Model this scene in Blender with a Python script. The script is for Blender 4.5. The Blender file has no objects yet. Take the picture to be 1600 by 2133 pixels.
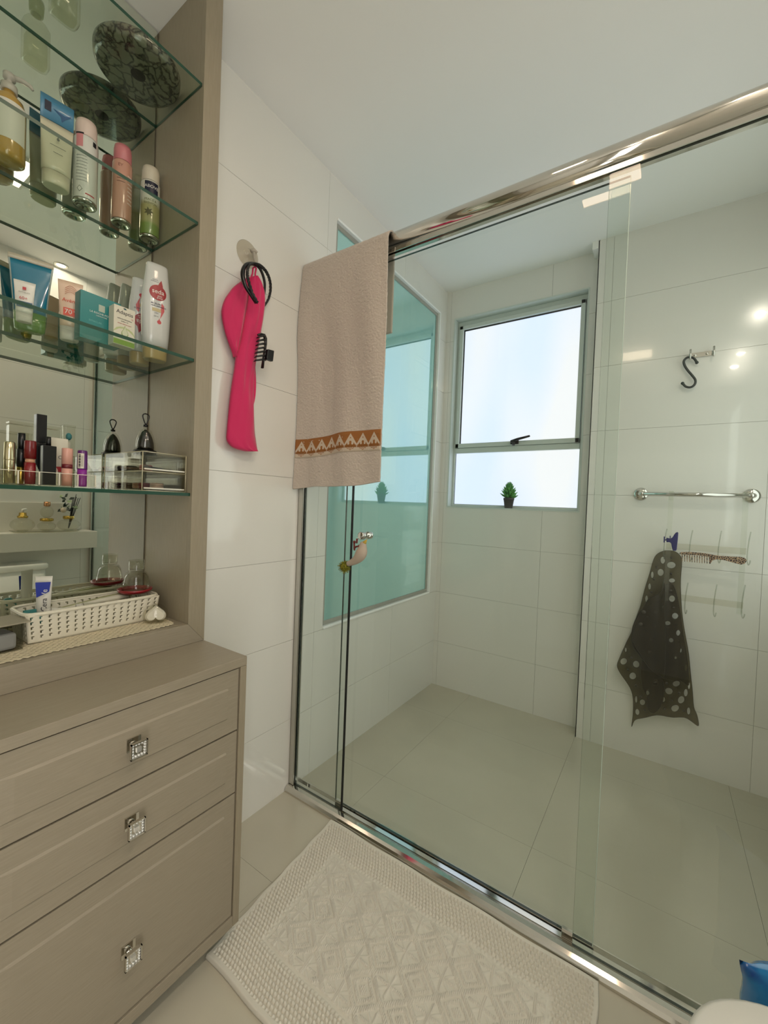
import bpy, bmesh, math, random
from mathutils import Vector, Matrix, noise
random.seed(7)
C = bpy.context.scene.collection
PI = math.pi
# ------------------------------------------------------------------ camera, world, exposure
cam = bpy.data.cameras.new('camera'); camo = bpy.data.objects.new('camera', cam); C.objects.link(camo)
cam.sensor_fit = 'HORIZONTAL'; cam.sensor_width = 36; cam.lens = 36 * 858.389 / 1600
cam.clip_start = 0.02
_a, _b, _c = 0.0200062489, 0.0388720740, 0.592441667      # pitch, roll, yaw
ca, sa, cb, sb, cc, sc_ = math.cos(_a), math.sin(_a), math.cos(_b), math.sin(_b), math.cos(_c), math.sin(_c)
Rm = Matrix(((cb, -sb, 0), (sb, cb, 0), (0, 0, 1))) @ Matrix(((1, 0, 0), (0, ca, -sa), (0, sa, ca))) @ \
     Matrix(((1, 0, 0), (0, 0, -1), (0, 1, 0))) @ Matrix(((cc, sc_, 0), (-sc_, cc, 0), (0, 0, 1)))
m4 = Matrix(((Rm[0][0], -Rm[1][0], -Rm[2][0], 1.1762), (Rm[0][1], -Rm[1][1], -Rm[2][1], 0.0),
             (Rm[0][2], -Rm[1][2], -Rm[2][2], 1.14), (0, 0, 0, 1)))
camo.matrix_world = m4
S = bpy.context.scene; S.camera = camo
S.view_settings.view_transform = 'Standard'; S.view_settings.look = 'None'
S.view_settings.gamma = 1; S.view_settings.use_curve_mapping = False
S.view_settings.exposure = 0.12
S.cycles.use_denoising = True
S.cycles.max_bounces = 14; S.cycles.transparent_max_bounces = 24; S.cycles.glossy_bounces = 8
S.cycles.diffuse_bounces = 6; S.cycles.transmission_bounces = 12
S.cycles.caustics_reflective = True; S.cycles.caustics_refractive = False
S.cycles.sample_clamp_indirect = 6
w = bpy.data.worlds.new('world'); S.world = w; w.use_nodes = True
w.node_tree.nodes['Background'].inputs[0].default_value = (0.75, 0.85, 1.0, 1); w.node_tree.nodes['Background'].inputs[1].default_value = 1.0
PANEL_E = 14.0      # ceiling light panel
SPOT_E = 880.0       # small round spots
WIN_E = 1.22         # frosted daylight panes
# added fill light on the right wall to brighten the room; no doorway is built
W_ROOM = 1.70
al = bpy.data.lights.new('added_room_fill', 'AREA'); al.shape = 'RECTANGLE'; al.size = .55; al.size_y = 2.1; al.energy = 12.0; al.color = (1.0, .985, .95)
alo = bpy.data.objects.new('added_room_fill', al); C.objects.link(alo); alo.location = (W_ROOM - .012, -.32, 1.06); alo.rotation_euler = (math.radians(90), 0, math.radians(90))
# added fill light to brighten the shower, on its right wall outside the frame
bl = bpy.data.lights.new('added_shower_fill', 'AREA'); bl.shape = 'RECTANGLE'; bl.size = .85; bl.size_y = 1.3; bl.energy = 4.4; bl.color = (.93, 1.0, .97)
blo = bpy.data.objects.new('added_shower_fill', bl); C.objects.link(blo); blo.location = (W_ROOM - .012, 1.72, 1.45); blo.rotation_euler = (math.radians(90), 0, math.radians(90))

# ------------------------------------------------------------------ materials
def lin(c):
    return tuple((x / 255 / 12.92 if x / 255 <= .04045 else ((x / 255 + .055) / 1.055) ** 2.4) for x in c) + (1,)
def mat(name, col, rough=.5, metal=0.0, coat=0.0, spec=.5, trans=0, emit=0, alpha=1, sheen=0, bump=None, var=None, sss=0):
    m = bpy.data.materials.new(name); m.use_nodes = True; nt = m.node_tree; b = nt.nodes['Principled BSDF']
    c = lin(col); b.inputs['Base Color'].default_value = c
    b.inputs['Roughness'].default_value = rough; b.inputs['Metallic'].default_value = metal
    b.inputs['Coat Weight'].default_value = coat; b.inputs['Coat Roughness'].default_value = .03
    b.inputs['Specular IOR Level'].default_value = spec; b.inputs['Transmission Weight'].default_value = trans
    b.inputs['Sheen Weight'].default_value = sheen; b.inputs['Alpha'].default_value = alpha
    if emit:
        b.inputs['Emission Color'].default_value = c; b.inputs['Emission Strength'].default_value = emit
    tc = nt.nodes.new('ShaderNodeTexCoord')
    if bump:   # (scale, strength, distance, (sx,sy,sz))
        mp = nt.nodes.new('ShaderNodeMapping'); mp.inputs['Scale'].default_value = bump[3] if len(bump) > 3 else (1, 1, 1)
        nz = nt.nodes.new('ShaderNodeTexNoise'); nz.inputs['Scale'].default_value = bump[0]; nz.inputs['Detail'].default_value = 4
        bp = nt.nodes.new('ShaderNodeBump'); bp.inputs['Strength'].default_value = bump[1]; bp.inputs['Distance'].default_value = bump[2]
        nt.links.new(tc.outputs['Object'], mp.inputs[0]); nt.links.new(mp.outputs[0], nz.inputs[0])
        nt.links.new(nz.outputs[0], bp.inputs['Height']); nt.links.new(bp.outputs[0], b.inputs['Normal'])
    if var:    # (color2, scale, (sx,sy,sz), lo, hi)
        mp = nt.nodes.new('ShaderNodeMapping'); mp.inputs['Scale'].default_value = var[2]
        nz = nt.nodes.new('ShaderNodeTexNoise'); nz.inputs['Scale'].default_value = var[1]; nz.inputs['Detail'].default_value = 5
        cr = nt.nodes.new('ShaderNodeValToRGB'); cr.color_ramp.elements[0].position = var[3]; cr.color_ramp.elements[1].position = var[4]
        cr.color_ramp.elements[0].color = c; cr.color_ramp.elements[1].color = lin(var[0])
        nt.links.new(tc.outputs['Object'], mp.inputs[0]); nt.links.new(mp.outputs[0], nz.inputs[0])
        nt.links.new(nz.outputs[0], cr.inputs[0]); nt.links.new(cr.outputs[0], b.inputs['Base Color'])
    return m
def pane_mat(name, tint, gloss=1.0, ior=1.5, rough=0.0):
    """thin clear sheet: tinted straight-through light plus Fresnel reflection"""
    m = bpy.data.materials.new(name); m.use_nodes = True; nt = m.node_tree; nt.nodes.clear()
    o = nt.nodes.new('ShaderNodeOutputMaterial'); mx = nt.nodes.new('ShaderNodeMixShader'); t = nt.nodes.new('ShaderNodeBsdfTransparent')
    g = nt.nodes.new('ShaderNodeBsdfGlossy'); f = nt.nodes.new('ShaderNodeFresnel'); k = nt.nodes.new('ShaderNodeMath'); k.operation = 'MULTIPLY'
    t.inputs[0].default_value = tuple(tint) + (1,); g.inputs['Roughness'].default_value = rough; f.inputs[0].default_value = ior; k.inputs[1].default_value = gloss
    geo = nt.nodes.new('ShaderNodeNewGeometry'); iv = nt.nodes.new('ShaderNodeMath'); iv.operation = 'SUBTRACT'; iv.inputs[0].default_value = 1
    k2 = nt.nodes.new('ShaderNodeMath'); k2.operation = 'MULTIPLY'
    nt.links.new(geo.outputs['Backfacing'], iv.inputs[1]); nt.links.new(f.outputs[0], k.inputs[0])
    nt.links.new(k.outputs[0], k2.inputs[0]); nt.links.new(iv.outputs[0], k2.inputs[1])
    nt.links.new(k2.outputs[0], mx.inputs[0]); nt.links.new(t.outputs[0], mx.inputs[1]); nt.links.new(g.outputs[0], mx.inputs[2])
    nt.links.new(mx.outputs[0], o.inputs[0])
    return m
M = {}
M['tile'] = mat('white_porcelain', (226, 224, 217), .15, coat=.5)
M['grout'] = mat('grout', (176, 172, 160), .8)
M['ceil'] = mat('ceiling_paint', (243, 242, 238), .75)
M['floor'] = mat('beige_floor_porcelain', (194, 188, 170), .18, coat=.3, var=((187, 181, 163), 3.0, (1, 1, 1), .35, .7))
M['wood'] = mat('taupe_laminate', (150, 140, 122), .45, var=((141, 131, 113), 30, (14, .8, 14), .3, .75), bump=(120, .12, .0006, (8, 1, 8)))
M['woodv'] = mat('taupe_laminate_upright', (150, 139, 119), .45, var=((140, 130, 109), 30, (14, 14, .8), .3, .75), bump=(120, .12, .0006, (8, 8, 1)))
M['dark'] = mat('dark_gap', (30, 26, 20), .9)
M['chrome'] = mat('chrome', (215, 212, 205), .07, metal=1)
M['alu'] = mat('satin_aluminium', (190, 188, 180), .28, metal=1)
M['frame'] = mat('painted_window_frame', (204, 212, 206), .35)
M['blackm'] = mat('black_plastic', (12, 12, 13), .3)
M['blackt'] = mat('black_gasket', (8, 9, 8), .6)
M['white'] = mat('white_plastic', (225, 222, 214), .3)
M['ceramic'] = mat('white_ceramic', (235, 234, 228), .08, coat=.5)
M['mirror'] = mat('mirror_silver', (226, 230, 220), .0, metal=1)
M['sglass'] = pane_mat('shower_glass', (.945, .968, .952), 1.0)
M['sglass_e'] = mat('shower_glass_edge', (24, 42, 34), .1, coat=.5)
M['shelf'] = pane_mat('shelf_glass', (.90, .95, .905), 1.0)
M['shelf_e'] = mat('shelf_glass_edge', (14, 62, 44), .35)
M['acry'] = pane_mat('clear_acrylic', (.93, .925, .89), .7)
M['acry2'] = pane_mat('frosted_acrylic', (.80, .80, .77), .7, rough=.2)
M['thin'] = pane_mat('thin_clear_plastic', (.96, .96, .94), 1.0)
M['glass'] = pane_mat('clear_glass', (.93, .93, .89), 1.6)
M['green'] = mat('green_backed_glass', (118, 164, 146), .5, coat=1.0, spec=.8, bump=None); M['green'].node_tree.nodes['Principled BSDF'].inputs['Coat IOR'].default_value = 2.3
M['towel'] = mat('oatmeal_terry', (200, 187, 174), .95, sheen=.3, bump=(420, .6, .004))
M['mat'] = mat('cream_cotton', (214, 209, 196), .95, sheen=0, bump=(900, .3, .001))
M['pink'] = mat('pink_microfibre', (205, 32, 92), .8, sheen=.3, bump=(500, .25, .001))
M['gold'] = mat('gold_metal', (190, 160, 80), .2, metal=1)
M['crystal'] = mat('cut_crystal', (235, 235, 235), .03, metal=.8)
M['leaf'] = mat('succulent_green', (46, 120, 48), .5, var=((90, 165, 70), 30, (1, 1, 1), .4, .65))
M['leafd'] = mat('dark_leaf', (28, 44, 30), .5)
M['pot'] = mat('dark_grey_pot', (62, 60, 58), .7)
gm = bpy.data.materials.new('reflective_green_glass'); gm.use_nodes = True; nt = gm.node_tree; nt.nodes.clear()
_o = nt.nodes.new('ShaderNodeOutputMaterial'); _m = nt.nodes.new('ShaderNodeMixShader'); _d = nt.nodes.new('ShaderNodeBsdfDiffuse'); _g = nt.nodes.new('ShaderNodeBsdfGlossy')
_d.inputs[0].default_value = lin((158, 222, 220)); _g.inputs[0].default_value = (.74, .90, .87, 1); _g.inputs['Roughness'].default_value = .015; _m.inputs[0].default_value = .55
nt.links.new(_d.outputs[0], _m.inputs[1]); nt.links.new(_g.outputs[0], _m.inputs[2]); nt.links.new(_m.outputs[0], _o.inputs[0]); M['green'] = gm
def window_mat():
    m = bpy.data.materials.new('frosted_daylight_glass'); m.use_nodes = True; nt = m.node_tree; b = nt.nodes['Principled BSDF']
    b.inputs['Base Color'].default_value = (.2, .21, .23, 1); b.inputs['Roughness'].default_value = .35
    tc = nt.nodes.new('ShaderNodeTexCoord'); mp = nt.nodes.new('ShaderNodeMapping'); mp.inputs['Scale'].default_value = (1, 1, .35)
    nz = nt.nodes.new('ShaderNodeTexNoise'); nz.inputs['Scale'].default_value = 2.6; nz.inputs['Detail'].default_value = 1
    cr = nt.nodes.new('ShaderNodeValToRGB'); cr.color_ramp.elements[0].position = .35; cr.color_ramp.elements[1].position = .65
    cr.color_ramp.elements[0].color = (.60, .68, .86, 1); cr.color_ramp.elements[1].color = (.74, .73, .76, 1)
    nt.links.new(tc.outputs['Object'], mp.inputs[0]); nt.links.new(mp.outputs[0], nz.inputs[0]); nt.links.new(nz.outputs[0], cr.inputs[0])
    nt.links.new(cr.outputs[0], b.inputs['Emission Color']); b.inputs['Emission Strength'].default_value = WIN_E
    return m
M['window'] = window_mat()
def flat(name, c, rough=.5, **k):
    if name not in M: M[name] = mat(name, c, rough, **k)
    return M[name]

# ------------------------------------------------------------------ mesh builder
class MB:
    def __init__(s): s.v = []; s.f = []; s.m = []; s.sm = []
    def add(s, vs, fs, m=0, smooth=False):
        n = len(s.v); s.v += [tuple(p) for p in vs]
        for f in fs: s.f.append([i + n for i in f]); s.m.append(m); s.sm.append(smooth)
        return s
    def box(s, x0, y0, z0, x1, y1, z1, m=0):
        v = [(x, y, z) for z in (z0, z1) for y in (y0, y1) for x in (x0, x1)]
        return s.add(v, [(0, 2, 3, 1), (4, 5, 7, 6), (0, 1, 5, 4), (2, 6, 7, 3), (0, 4, 6, 2), (1, 3, 7, 5)], m)
    def lathe(s, prof, n=32, c=(0, 0), m=0, closed=False, smooth=True, start=0):
        vs = []
        for r, z in prof:
            for i in range(n):
                a = 2 * PI * i / n + start; vs.append((c[0] + r * math.cos(a), c[1] + r * math.sin(a), z))
        fs = []; k = len(prof)
        for j in range(k - 1 if not closed else k):
            for i in range(n):
                a = j * n + i; b = j * n + (i + 1) % n; q = ((j + 1) % k) * n
                fs.append((a, b, q + (i + 1) % n, q + i))
        s.add(vs, fs, m, smooth)
        if not closed:
            nb = len(s.v) - len(vs)
            if prof[0][0] > 1e-6: s.f.append([nb + i for i in range(n)][::-1]); s.m.append(m); s.sm.append(False)
            if prof[-1][0] > 1e-6: s.f.append([nb + (k - 1) * n + i for i in range(n)]); s.m.append(m); s.sm.append(False)
        return s
    def tube(s, pts, r, n=10, m=0, caps=True, closed=False):
        pts = [Vector(p) for p in pts]; k = len(pts); vs = []
        rr = r if isinstance(r, (list, tuple)) else [r] * k
        up = Vector((0, 0, 1)); pu = None
        for i, p in enumerate(pts):
            if closed: t = pts[(i + 1) % k] - pts[i - 1]
            else: t = pts[min(i + 1, k - 1)] - pts[max(i - 1, 0)]
            t.normalize()
            if pu is None:
                pu = t.cross(up)
                if pu.length < .1: pu = t.cross(Vector((1, 0, 0)))
            u = (pu - t * pu.dot(t)).normalized(); pu = u; w_ = t.cross(u)
            for j in range(n):
                a = 2 * PI * j / n; vs.append(p + (u * math.cos(a) + w_ * math.sin(a)) * rr[i])
        fs = []
        for i in range(k if closed else k - 1):
            for j in range(n):
                a = i * n + j; b = i * n + (j + 1) % n; q = ((i + 1) % k) * n
                fs.append((a, b, q + (j + 1) % n, q + j))
        if caps and not closed: fs.append(list(range(n))[::-1]); fs.append([(k - 1) * n + j for j in range(n)])
        return s.add(vs, fs, m, True)
    def loft(s, secs, n=32, m=0, smooth=True, caps=True):
        """secs: (z, half_width_y, half_depth_x, power, cx, cy)"""
        vs = []
        for q in secs:
            z, hw, hd = q[:3]; pw = q[3] if len(q) > 3 else 2; cx = q[4] if len(q) > 4 else 0; cy = q[5] if len(q) > 5 else 0
            for i in range(n):
                a = 2 * PI * i / n; c_, s_ = math.cos(a), math.sin(a)
                vs.append((cx + hd * math.copysign(abs(c_) ** (2 / pw), c_), cy + hw * math.copysign(abs(s_) ** (2 / pw), s_), z))
        fs = []
        for j in range(len(secs) - 1):
            for i in range(n): fs.append((j * n + i, j * n + (i + 1) % n, (j + 1) * n + (i + 1) % n, (j + 1) * n + i))
        s.add(vs, fs, m, smooth)
        if caps:
            nb = len(s.v) - len(vs)
            s.f.append([nb + i for i in range(n)][::-1]); s.m.append(m); s.sm.append(False)
            s.f.append([nb + (len(secs) - 1) * n + i for i in range(n)]); s.m.append(m); s.sm.append(False)
        return s
    def sphere(s, c, r, n=16, m=0, sc=(1, 1, 1)):
        pr = [(r * math.sin(PI * j / (n // 2)), -r * math.cos(PI * j / (n // 2))) for j in range(n // 2 + 1)]
        pr[0] = (r * .01, -r); pr[-1] = (r * .01, r); t = MB(); t.lathe(pr, n, (0, 0), m)
        return s.add([(c[0] + x * sc[0], c[1] + y * sc[1], c[2] + z * sc[2]) for x, y, z in t.v], t.f, m, True)
    def grid(s, fn, nu, nv, m=0, smooth=True, skip=None):
        vs = [fn(i / nu, j / nv) for j in range(nv + 1) for i in range(nu + 1)]; fs = []
        for j in range(nv):
            for i in range(nu):
                if skip and skip(i, j): continue
                a = j * (nu + 1) + i; fs.append((a, a + 1, a + nu + 2, a + nu + 1))
        return s.add(vs, fs, m, smooth)
    def patch(s, R, a0, a1, z0, z1, m=0, c=(0, 0), n=12):
        def fn(u, v):
            a = a0 + (a1 - a0) * u; return (c[0] + R * math.cos(a), c[1] + R * math.sin(a), z0 + (z1 - z0) * v)
        return s.grid(fn, n, 1, m)
    def xf(s, mt):
        s.v = [tuple(mt @ Vector(p)) for p in s.v]; return s
    def build(s, name, mats, parent=None, bevel=0, solid=0, local=False, origin=None, seg=2, clean=False):
        me = bpy.data.meshes.new(name)
        vs = s.v
        off = Vector((0, 0, 0))
        if parent is not None:
            if not local:
                off = Vector(parent.location); p = parent.parent
                while p: off = off + Vector(p.location); p = p.parent
        elif not local:
            if origin is None:
                xs = [p[0] for p in vs]; ys = [p[1] for p in vs]; zs = [p[2] for p in vs]
                origin = ((min(xs) + max(xs)) / 2, (min(ys) + max(ys)) / 2, min(zs))
            off = Vector(origin)
        me.from_pydata([(p[0] - off.x, p[1] - off.y, p[2] - off.z) for p in vs], [], s.f)
        ml = mats if isinstance(mats, (list, tuple)) else [mats]
        for x in ml: me.materials.append(x)
        me.polygons.foreach_set('material_index', s.m); me.polygons.foreach_set('use_smooth', s.sm)
        if clean:
            bm = bmesh.new(); bm.from_mesh(me); bmesh.ops.remove_doubles(bm, verts=bm.verts, dist=1e-6)
            bmesh.ops.recalc_face_normals(bm, faces=bm.faces); bm.to_mesh(me); bm.free()
        me.update()
        o = bpy.data.objects.new(name, me); C.objects.link(o)
        if parent is not None: o.parent = parent
        elif not local: o.location = off
        if solid:
            md = o.modifiers.new('thickness', 'SOLIDIFY'); md.thickness = solid; md.offset = 0
        if bevel:
            md = o.modifiers.new('edges', 'BEVEL'); md.width = bevel; md.segments = seg; md.limit_method = 'ANGLE'; md.angle_limit = .6
        return o
def tag(o, label=None, cat=None, group=None, kind=None):
    if label: o['label'] = label
    if cat: o['category'] = cat
    if group: o['group'] = group
    if kind: o['kind'] = kind
    return o
def thing(name, label, cat, loc=(0, 0, 0), rz=0, group=None):
    o = bpy.data.objects.new(name, None); C.objects.link(o); o.location = loc; o.rotation_euler = (0, 0, rz); o.empty_display_size = .02
    return tag(o, label, cat, group)
def struct(o): o['kind'] = 'structure'; return o
# local frame of a printed face: front looks along +x, text runs along +y, up is +z
FRONT = Matrix(((0, 0, 1, 0), (1, 0, 0, 0), (0, 1, 0, 0), (0, 0, 0, 1)))
def text(body, size, m, parent, x, y, z, bend=0, rot=0, flip=False, squeeze=1.0, name='lettering', depth=.0002, M_=None, bold=0):
    cu = bpy.data.curves.new(name, 'FONT'); cu.body = body; cu.size = size; cu.align_x = 'CENTER'; cu.align_y = 'CENTER'
    cu.extrude = depth / 2; cu.resolution_u = 3; cu.offset = bold
    t = bpy.data.objects.new('t', cu); C.objects.link(t)
    me = bpy.data.meshes.new_from_object(t); C.objects.unlink(t); bpy.data.objects.remove(t)
    for v in me.vertices:
        px, py, pz = v.co; px *= squeeze
        if rot: px, py = px * math.cos(rot) - py * math.sin(rot), px * math.sin(rot) + py * math.cos(rot)
        if callable(bend): v.co = (x + bend(y + px, z + py) + pz, y + px, z + py)
        elif bend:   # wrap around a vertical cylinder of radius bend, axis at x - bend
            a = px / bend + y / bend; R = bend + pz
            v.co = (x - bend + R * math.cos(a), R * math.sin(a), z + py)
        else:
            v.co = (x + pz, y + px, z + py)
    if M_ is not None: me.transform(M_)
    me.materials.append(m); o = bpy.data.objects.new(name, me); C.objects.link(o); o.parent = parent
    return o
def disc_pts(r, n=28, sx=1, sy=1): return [(r * sx * math.cos(2 * PI * i / n), r * sy * math.sin(2 * PI * i / n)) for i in range(n)]
def decal(mb, pts, x, y, z, m=0, th=.0003, bend=0):
    """flat printed shape on a front face; pts in (across, up); bend = cylinder radius or a function (y, z) -> x"""
    if not callable(bend) and not bend:
        n = len(pts); mb.add([(x + th, y + a, z + b) for a, b in pts] + [(x, y + a, z + b) for a, b in pts],
            [list(range(n))] + [(i + n, (i + 1) % n + n, (i + 1) % n, i) for i in range(n)], m); return
    bm = bmesh.new(); bm.faces.new([bm.verts.new((a, b, 0)) for a, b in pts])
    xs = [p[0] for p in pts]; ys = [p[1] for p in pts]; st = .002
    for k in range(1, int((max(xs) - min(xs)) / st) + 1): bmesh.ops.bisect_plane(bm, geom=bm.verts[:] + bm.edges[:] + bm.faces[:], plane_co=(min(xs) + k * st, 0, 0), plane_no=(1, 0, 0))
    for k in range(1, int((max(ys) - min(ys)) / .006) + 1): bmesh.ops.bisect_plane(bm, geom=bm.verts[:] + bm.edges[:] + bm.faces[:], plane_co=(0, min(ys) + k * .006, 0), plane_no=(0, 1, 0))
    bmesh.ops.triangulate(bm, faces=bm.faces[:]); bm.verts.index_update()
    def P(a, b):
        if callable(bend): return (bend(y + a, z + b) + x + th, y + a, z + b)
        t = (y + a) / bend; return (x - bend + (bend + th) * math.cos(t), (bend + th) * math.sin(t), z + b)
    mb.add([P(v.co.x, v.co.y) for v in bm.verts], [[v.index for v in f.verts] for f in bm.faces], m); bm.free()
def rect(w_, h, n=1):
    top = [(-w_ / 2 + w_ * i / n, -h / 2) for i in range(n + 1)]; return top + [(-a, -b) for a, b in top]

# ------------------------------------------------------------------ room dimensions (metres)
H = 2.4813; W = 1.70; Y0 = -1.25; YB = 2.3732; YC = 2.2763; YS = 1.1561; CX = .8624
DV, YV, ZC, ZB, DN, YN, DM, NF = .33, .6679, .7448, .0655, .1453, .6198, -.0928, .799

def subtract(r, holes):
    out = [r]
    for h in holes:
        nx = []
        for (a0, b0, a1, b1) in out:
            c0, d0, c1, d1 = max(a0, h[0]), max(b0, h[1]), min(a1, h[2]), min(b1, h[3])
            if c0 >= c1 - 1e-5 or d0 >= d1 - 1e-5: nx.append((a0, b0, a1, b1)); continue
            if b0 < d0: nx.append((a0, b0, a1, d0))
            if d1 < b1: nx.append((a0, d1, a1, b1))
            if a0 < c0: nx.append((a0, d0, c0, d1))
            if c1 < a1: nx.append((c1, d0, a1, d1))
        out = nx
    return [r for r in out if r[2] - r[0] > .004 and r[3] - r[1] > .004]
def tiled(root, axis, plane, facing, u0, v0, u1, v1, du, dv, ou, ov, holes=(), m='tile', th=.004, gap=.0011):
    """axis 0: wall at x=plane spanned by (y,z); 1: wall at y=plane spanned by (x,z); 2: floor spanned by (x,y)"""
    i0 = math.floor((u0 - ou) / du); j0 = math.floor((v0 - ov) / dv)
    i = i0
    while ou + i * du < u1:
        j = j0
        while ov + j * dv < v1:
            r = (max(u0, ou + i * du + gap / 2), max(v0, ov + j * dv + gap / 2), min(u1, ou + (i + 1) * du - gap / 2), min(v1, ov + (j + 1) * dv - gap / 2))
            if r[2] - r[0] > .006 and r[3] - r[1] > .006:
                rs = subtract(r, holes)
                if rs:
                    mb = MB()
                    for a0, b0, a1, b1 in rs:
                        p, q = sorted((plane, plane - facing * th))
                        if axis == 0: mb.box(p, a0, b0, q, a1, b1)
                        elif axis == 1: mb.box(a0, p, b0, a1, q, b1)
                        else: mb.box(a0, b0, p, a1, b1, q)
                    mb.build('tile', M[m], root)
            j += 1
        i += 1
TZ = .28; DZ = .315
# floor
fl = struct(MB().box(-.25, Y0 - .1, -.12, W + .1, YB + .1, -.004).build('floor', flat('floor_grout', (150, 145, 130), .8), origin=(0, 0, 0)))
tiled(fl, 2, 0, 1, 0, Y0, W, YB, .60, .60, .262 - .6, 2.0375 - .6, m='floor', gap=.0008)
# walls
G0, G1, GZ0, GZ1 = 1.3122, 2.275, .6051, 2.3165       # green window opening
wl = MB()
for r in subtract((YV, 0, YB + .1, H), [(G0, GZ0, G1, GZ1)]): wl.box(-.14, r[0], r[1], -.004, r[2], r[3])
wl = struct(wl.build('wall_left', M['grout'], origin=(0, 0, 0)))
struct(MB().box(-.25, Y0 - .1, 0, -.141, YB + .1, H).build('wall_recess', M['grout'], origin=(-.14, 0, 0)))
tiled(wl, 0, 0, 1, YV, 0, YB, H, .60, DZ, .66, TZ - DZ, [(G0, GZ0, G1, GZ1)])
BX0, BX1, BZ0, BZ1 = .0579, .8117, 1.1397, 2.3032
wb = MB()
for r in subtract((0, 0, CX + .02, H), [(BX0, BZ0, BX1, BZ1)]): wb.box(r[0], YB + .004, r[1], r[2], YB + .12, r[3])
wb.box(CX + .004, YC + .004, 0, W + .1, YB + .12, H)
wb = struct(wb.build('wall_back', M['grout'], origin=(0, 0, 0)))
tiled(wb, 1, YB, -1, 0, 0, CX, H, .60, DZ, .03 - .6, TZ - DZ, [(BX0, BZ0, BX1, BZ1)])
tiled(wb, 1, YC, -1, CX, 0, W, H, .60, DZ, .93, TZ - DZ)
tiled(wb, 0, CX, -1, YC, 0, YB, H, .60, DZ, 2.2, TZ - DZ)
struct(MB().box(CX - .029, YC + .002, H - .035, CX - .001, YB, H).build('trim_1', M['ceil']))
wr = struct(MB().box(W + .004, Y0 - .1, 0, W + .1, YC, H).build('wall_right', M['grout'], origin=(W, 0, 0)))
tiled(wr, 0, W, -1, Y0, 0, YC, H, .60, DZ, .5, TZ - DZ)
wf = struct(MB().box(-.25, Y0 - .1, 0, W + .1, Y0 - .004, H).build('wall_front', M['grout'], origin=(0, Y0, 0)))
tiled(wf, 1, Y0, 1, 0, 0, W, H, .60, DZ, 0, TZ - DZ)
struct(MB().box(-.25, Y0 - .1, H, W + .1, YB + .12, H + .1).build('ceiling', M['ceil'], origin=(0, 0, H)))
# window 1 (daylight), recessed in the back wall
w1 = struct(bpy.data.objects.new('window_1', None)); C.objects.link(w1); w1.location = (BX0, YB, BZ0)
mb = MB(); t = .002
mb.box(BX0 - .006, YB - t, BZ0 - .006, BX1 + .006, YB + .075, BZ0 + t); mb.box(BX0 - .006, YB - t, BZ1 - t, BX1 + .006, YB + .075, BZ1 + .006)
mb.box(BX0 - .006, YB - t, BZ0 + t + .0002, BX0 + t, YB + .075, BZ1 - t - .0002); mb.box(BX1 - t, YB - t, BZ0 + t + .0002, BX1 + .006, YB + .075, BZ1 - t - .0002)
mb.build('reveal', M['frame'], w1)
FY = YB + .05; ZM = 1.512
mb = MB(); fr = .016
q = .0022
mb.box(BX0 + q, FY, BZ0 + q, BX1 - q, FY + .05, BZ0 + fr); mb.box(BX0 + q, FY, BZ1 - .03, BX1 - q, FY + .05, BZ1 - q)
mb.box(BX0 + q, FY, BZ0 + fr, BX0 + fr, FY + .05, BZ1 - .03); mb.box(BX1 - fr, FY, BZ0 + fr, BX1 - q, FY + .05, BZ1 - .03); mb.box(BX0 + fr, FY - .004, ZM - .036, BX1 - fr, FY + .05, ZM - .004)
mb.build('window_frame', M['frame'], w1, bevel=.002)
mb = MB(); x0, x1, z0, z1 = BX0 + .018, BX1 - .018, ZM - .003, BZ1 - .032; k = .022
for b in ((x0, z0, x1, z0 + k + .004), (x0, z1 - k, x1, z1), (x0, z0, x0 + k, z1), (x1 - k, z0, x1, z1)): mb.box(b[0], FY - .012, b[1], b[2], FY + .03, b[3])
mb.build('sash', M['frame'], w1, bevel=.002)
mb = MB()
for b in ((x0 + k, z0 + k, x1 - k, z0 + k + .005), (x0 + k, z1 - k - .006, x1 - k, z1 - k), (x0 + k, z0 + k, x0 + k + .005, z1 - k), (x1 - k - .002, z0 + k, x1 - k, z1 - k)): mb.box(b[0], FY + .006, b[1], b[2], FY + .012, b[3])
mb.box(BX0 + fr, FY + .009, BZ0 + fr, BX0 + fr + .002, FY + .012, ZM - .036); mb.box(BX0 + fr, FY + .009, BZ0 + fr, BX1 - fr, FY + .012, BZ0 + fr + .0015)
mb.build('gasket', M['blackt'], w1)
MB().box(x0 + k + .003, FY + .013, z0 + k + .003, x1 - k - .002, FY + .019, z1 - k - .004).build('pane', M['window'], w1)
MB().box(BX0 + fr + .001, FY + .013, BZ0 + fr + .001, BX1 - fr - .001, FY + .019, ZM - .037).build('pane', M['window'], w1)
mb = MB(); hx = .452
mb.box(hx - .024, FY - .022, ZM + .004, hx + .022, FY - .012, ZM + .026); mb.tube([(hx, FY - .02, ZM + .012), (hx, FY - .036, ZM + .008), (hx, FY - .04, ZM - .006)], .008, 10)
mb.tube([(hx - .018, FY - .03, ZM + .017), (hx + .02, FY - .036, ZM + .028), (hx + .09, FY - .04, ZM + .042)], [.009, .008, .006], 8)
tag(mb.build('window_handle', M['blackm'], w1, bevel=.001), 'black lever handle')
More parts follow.
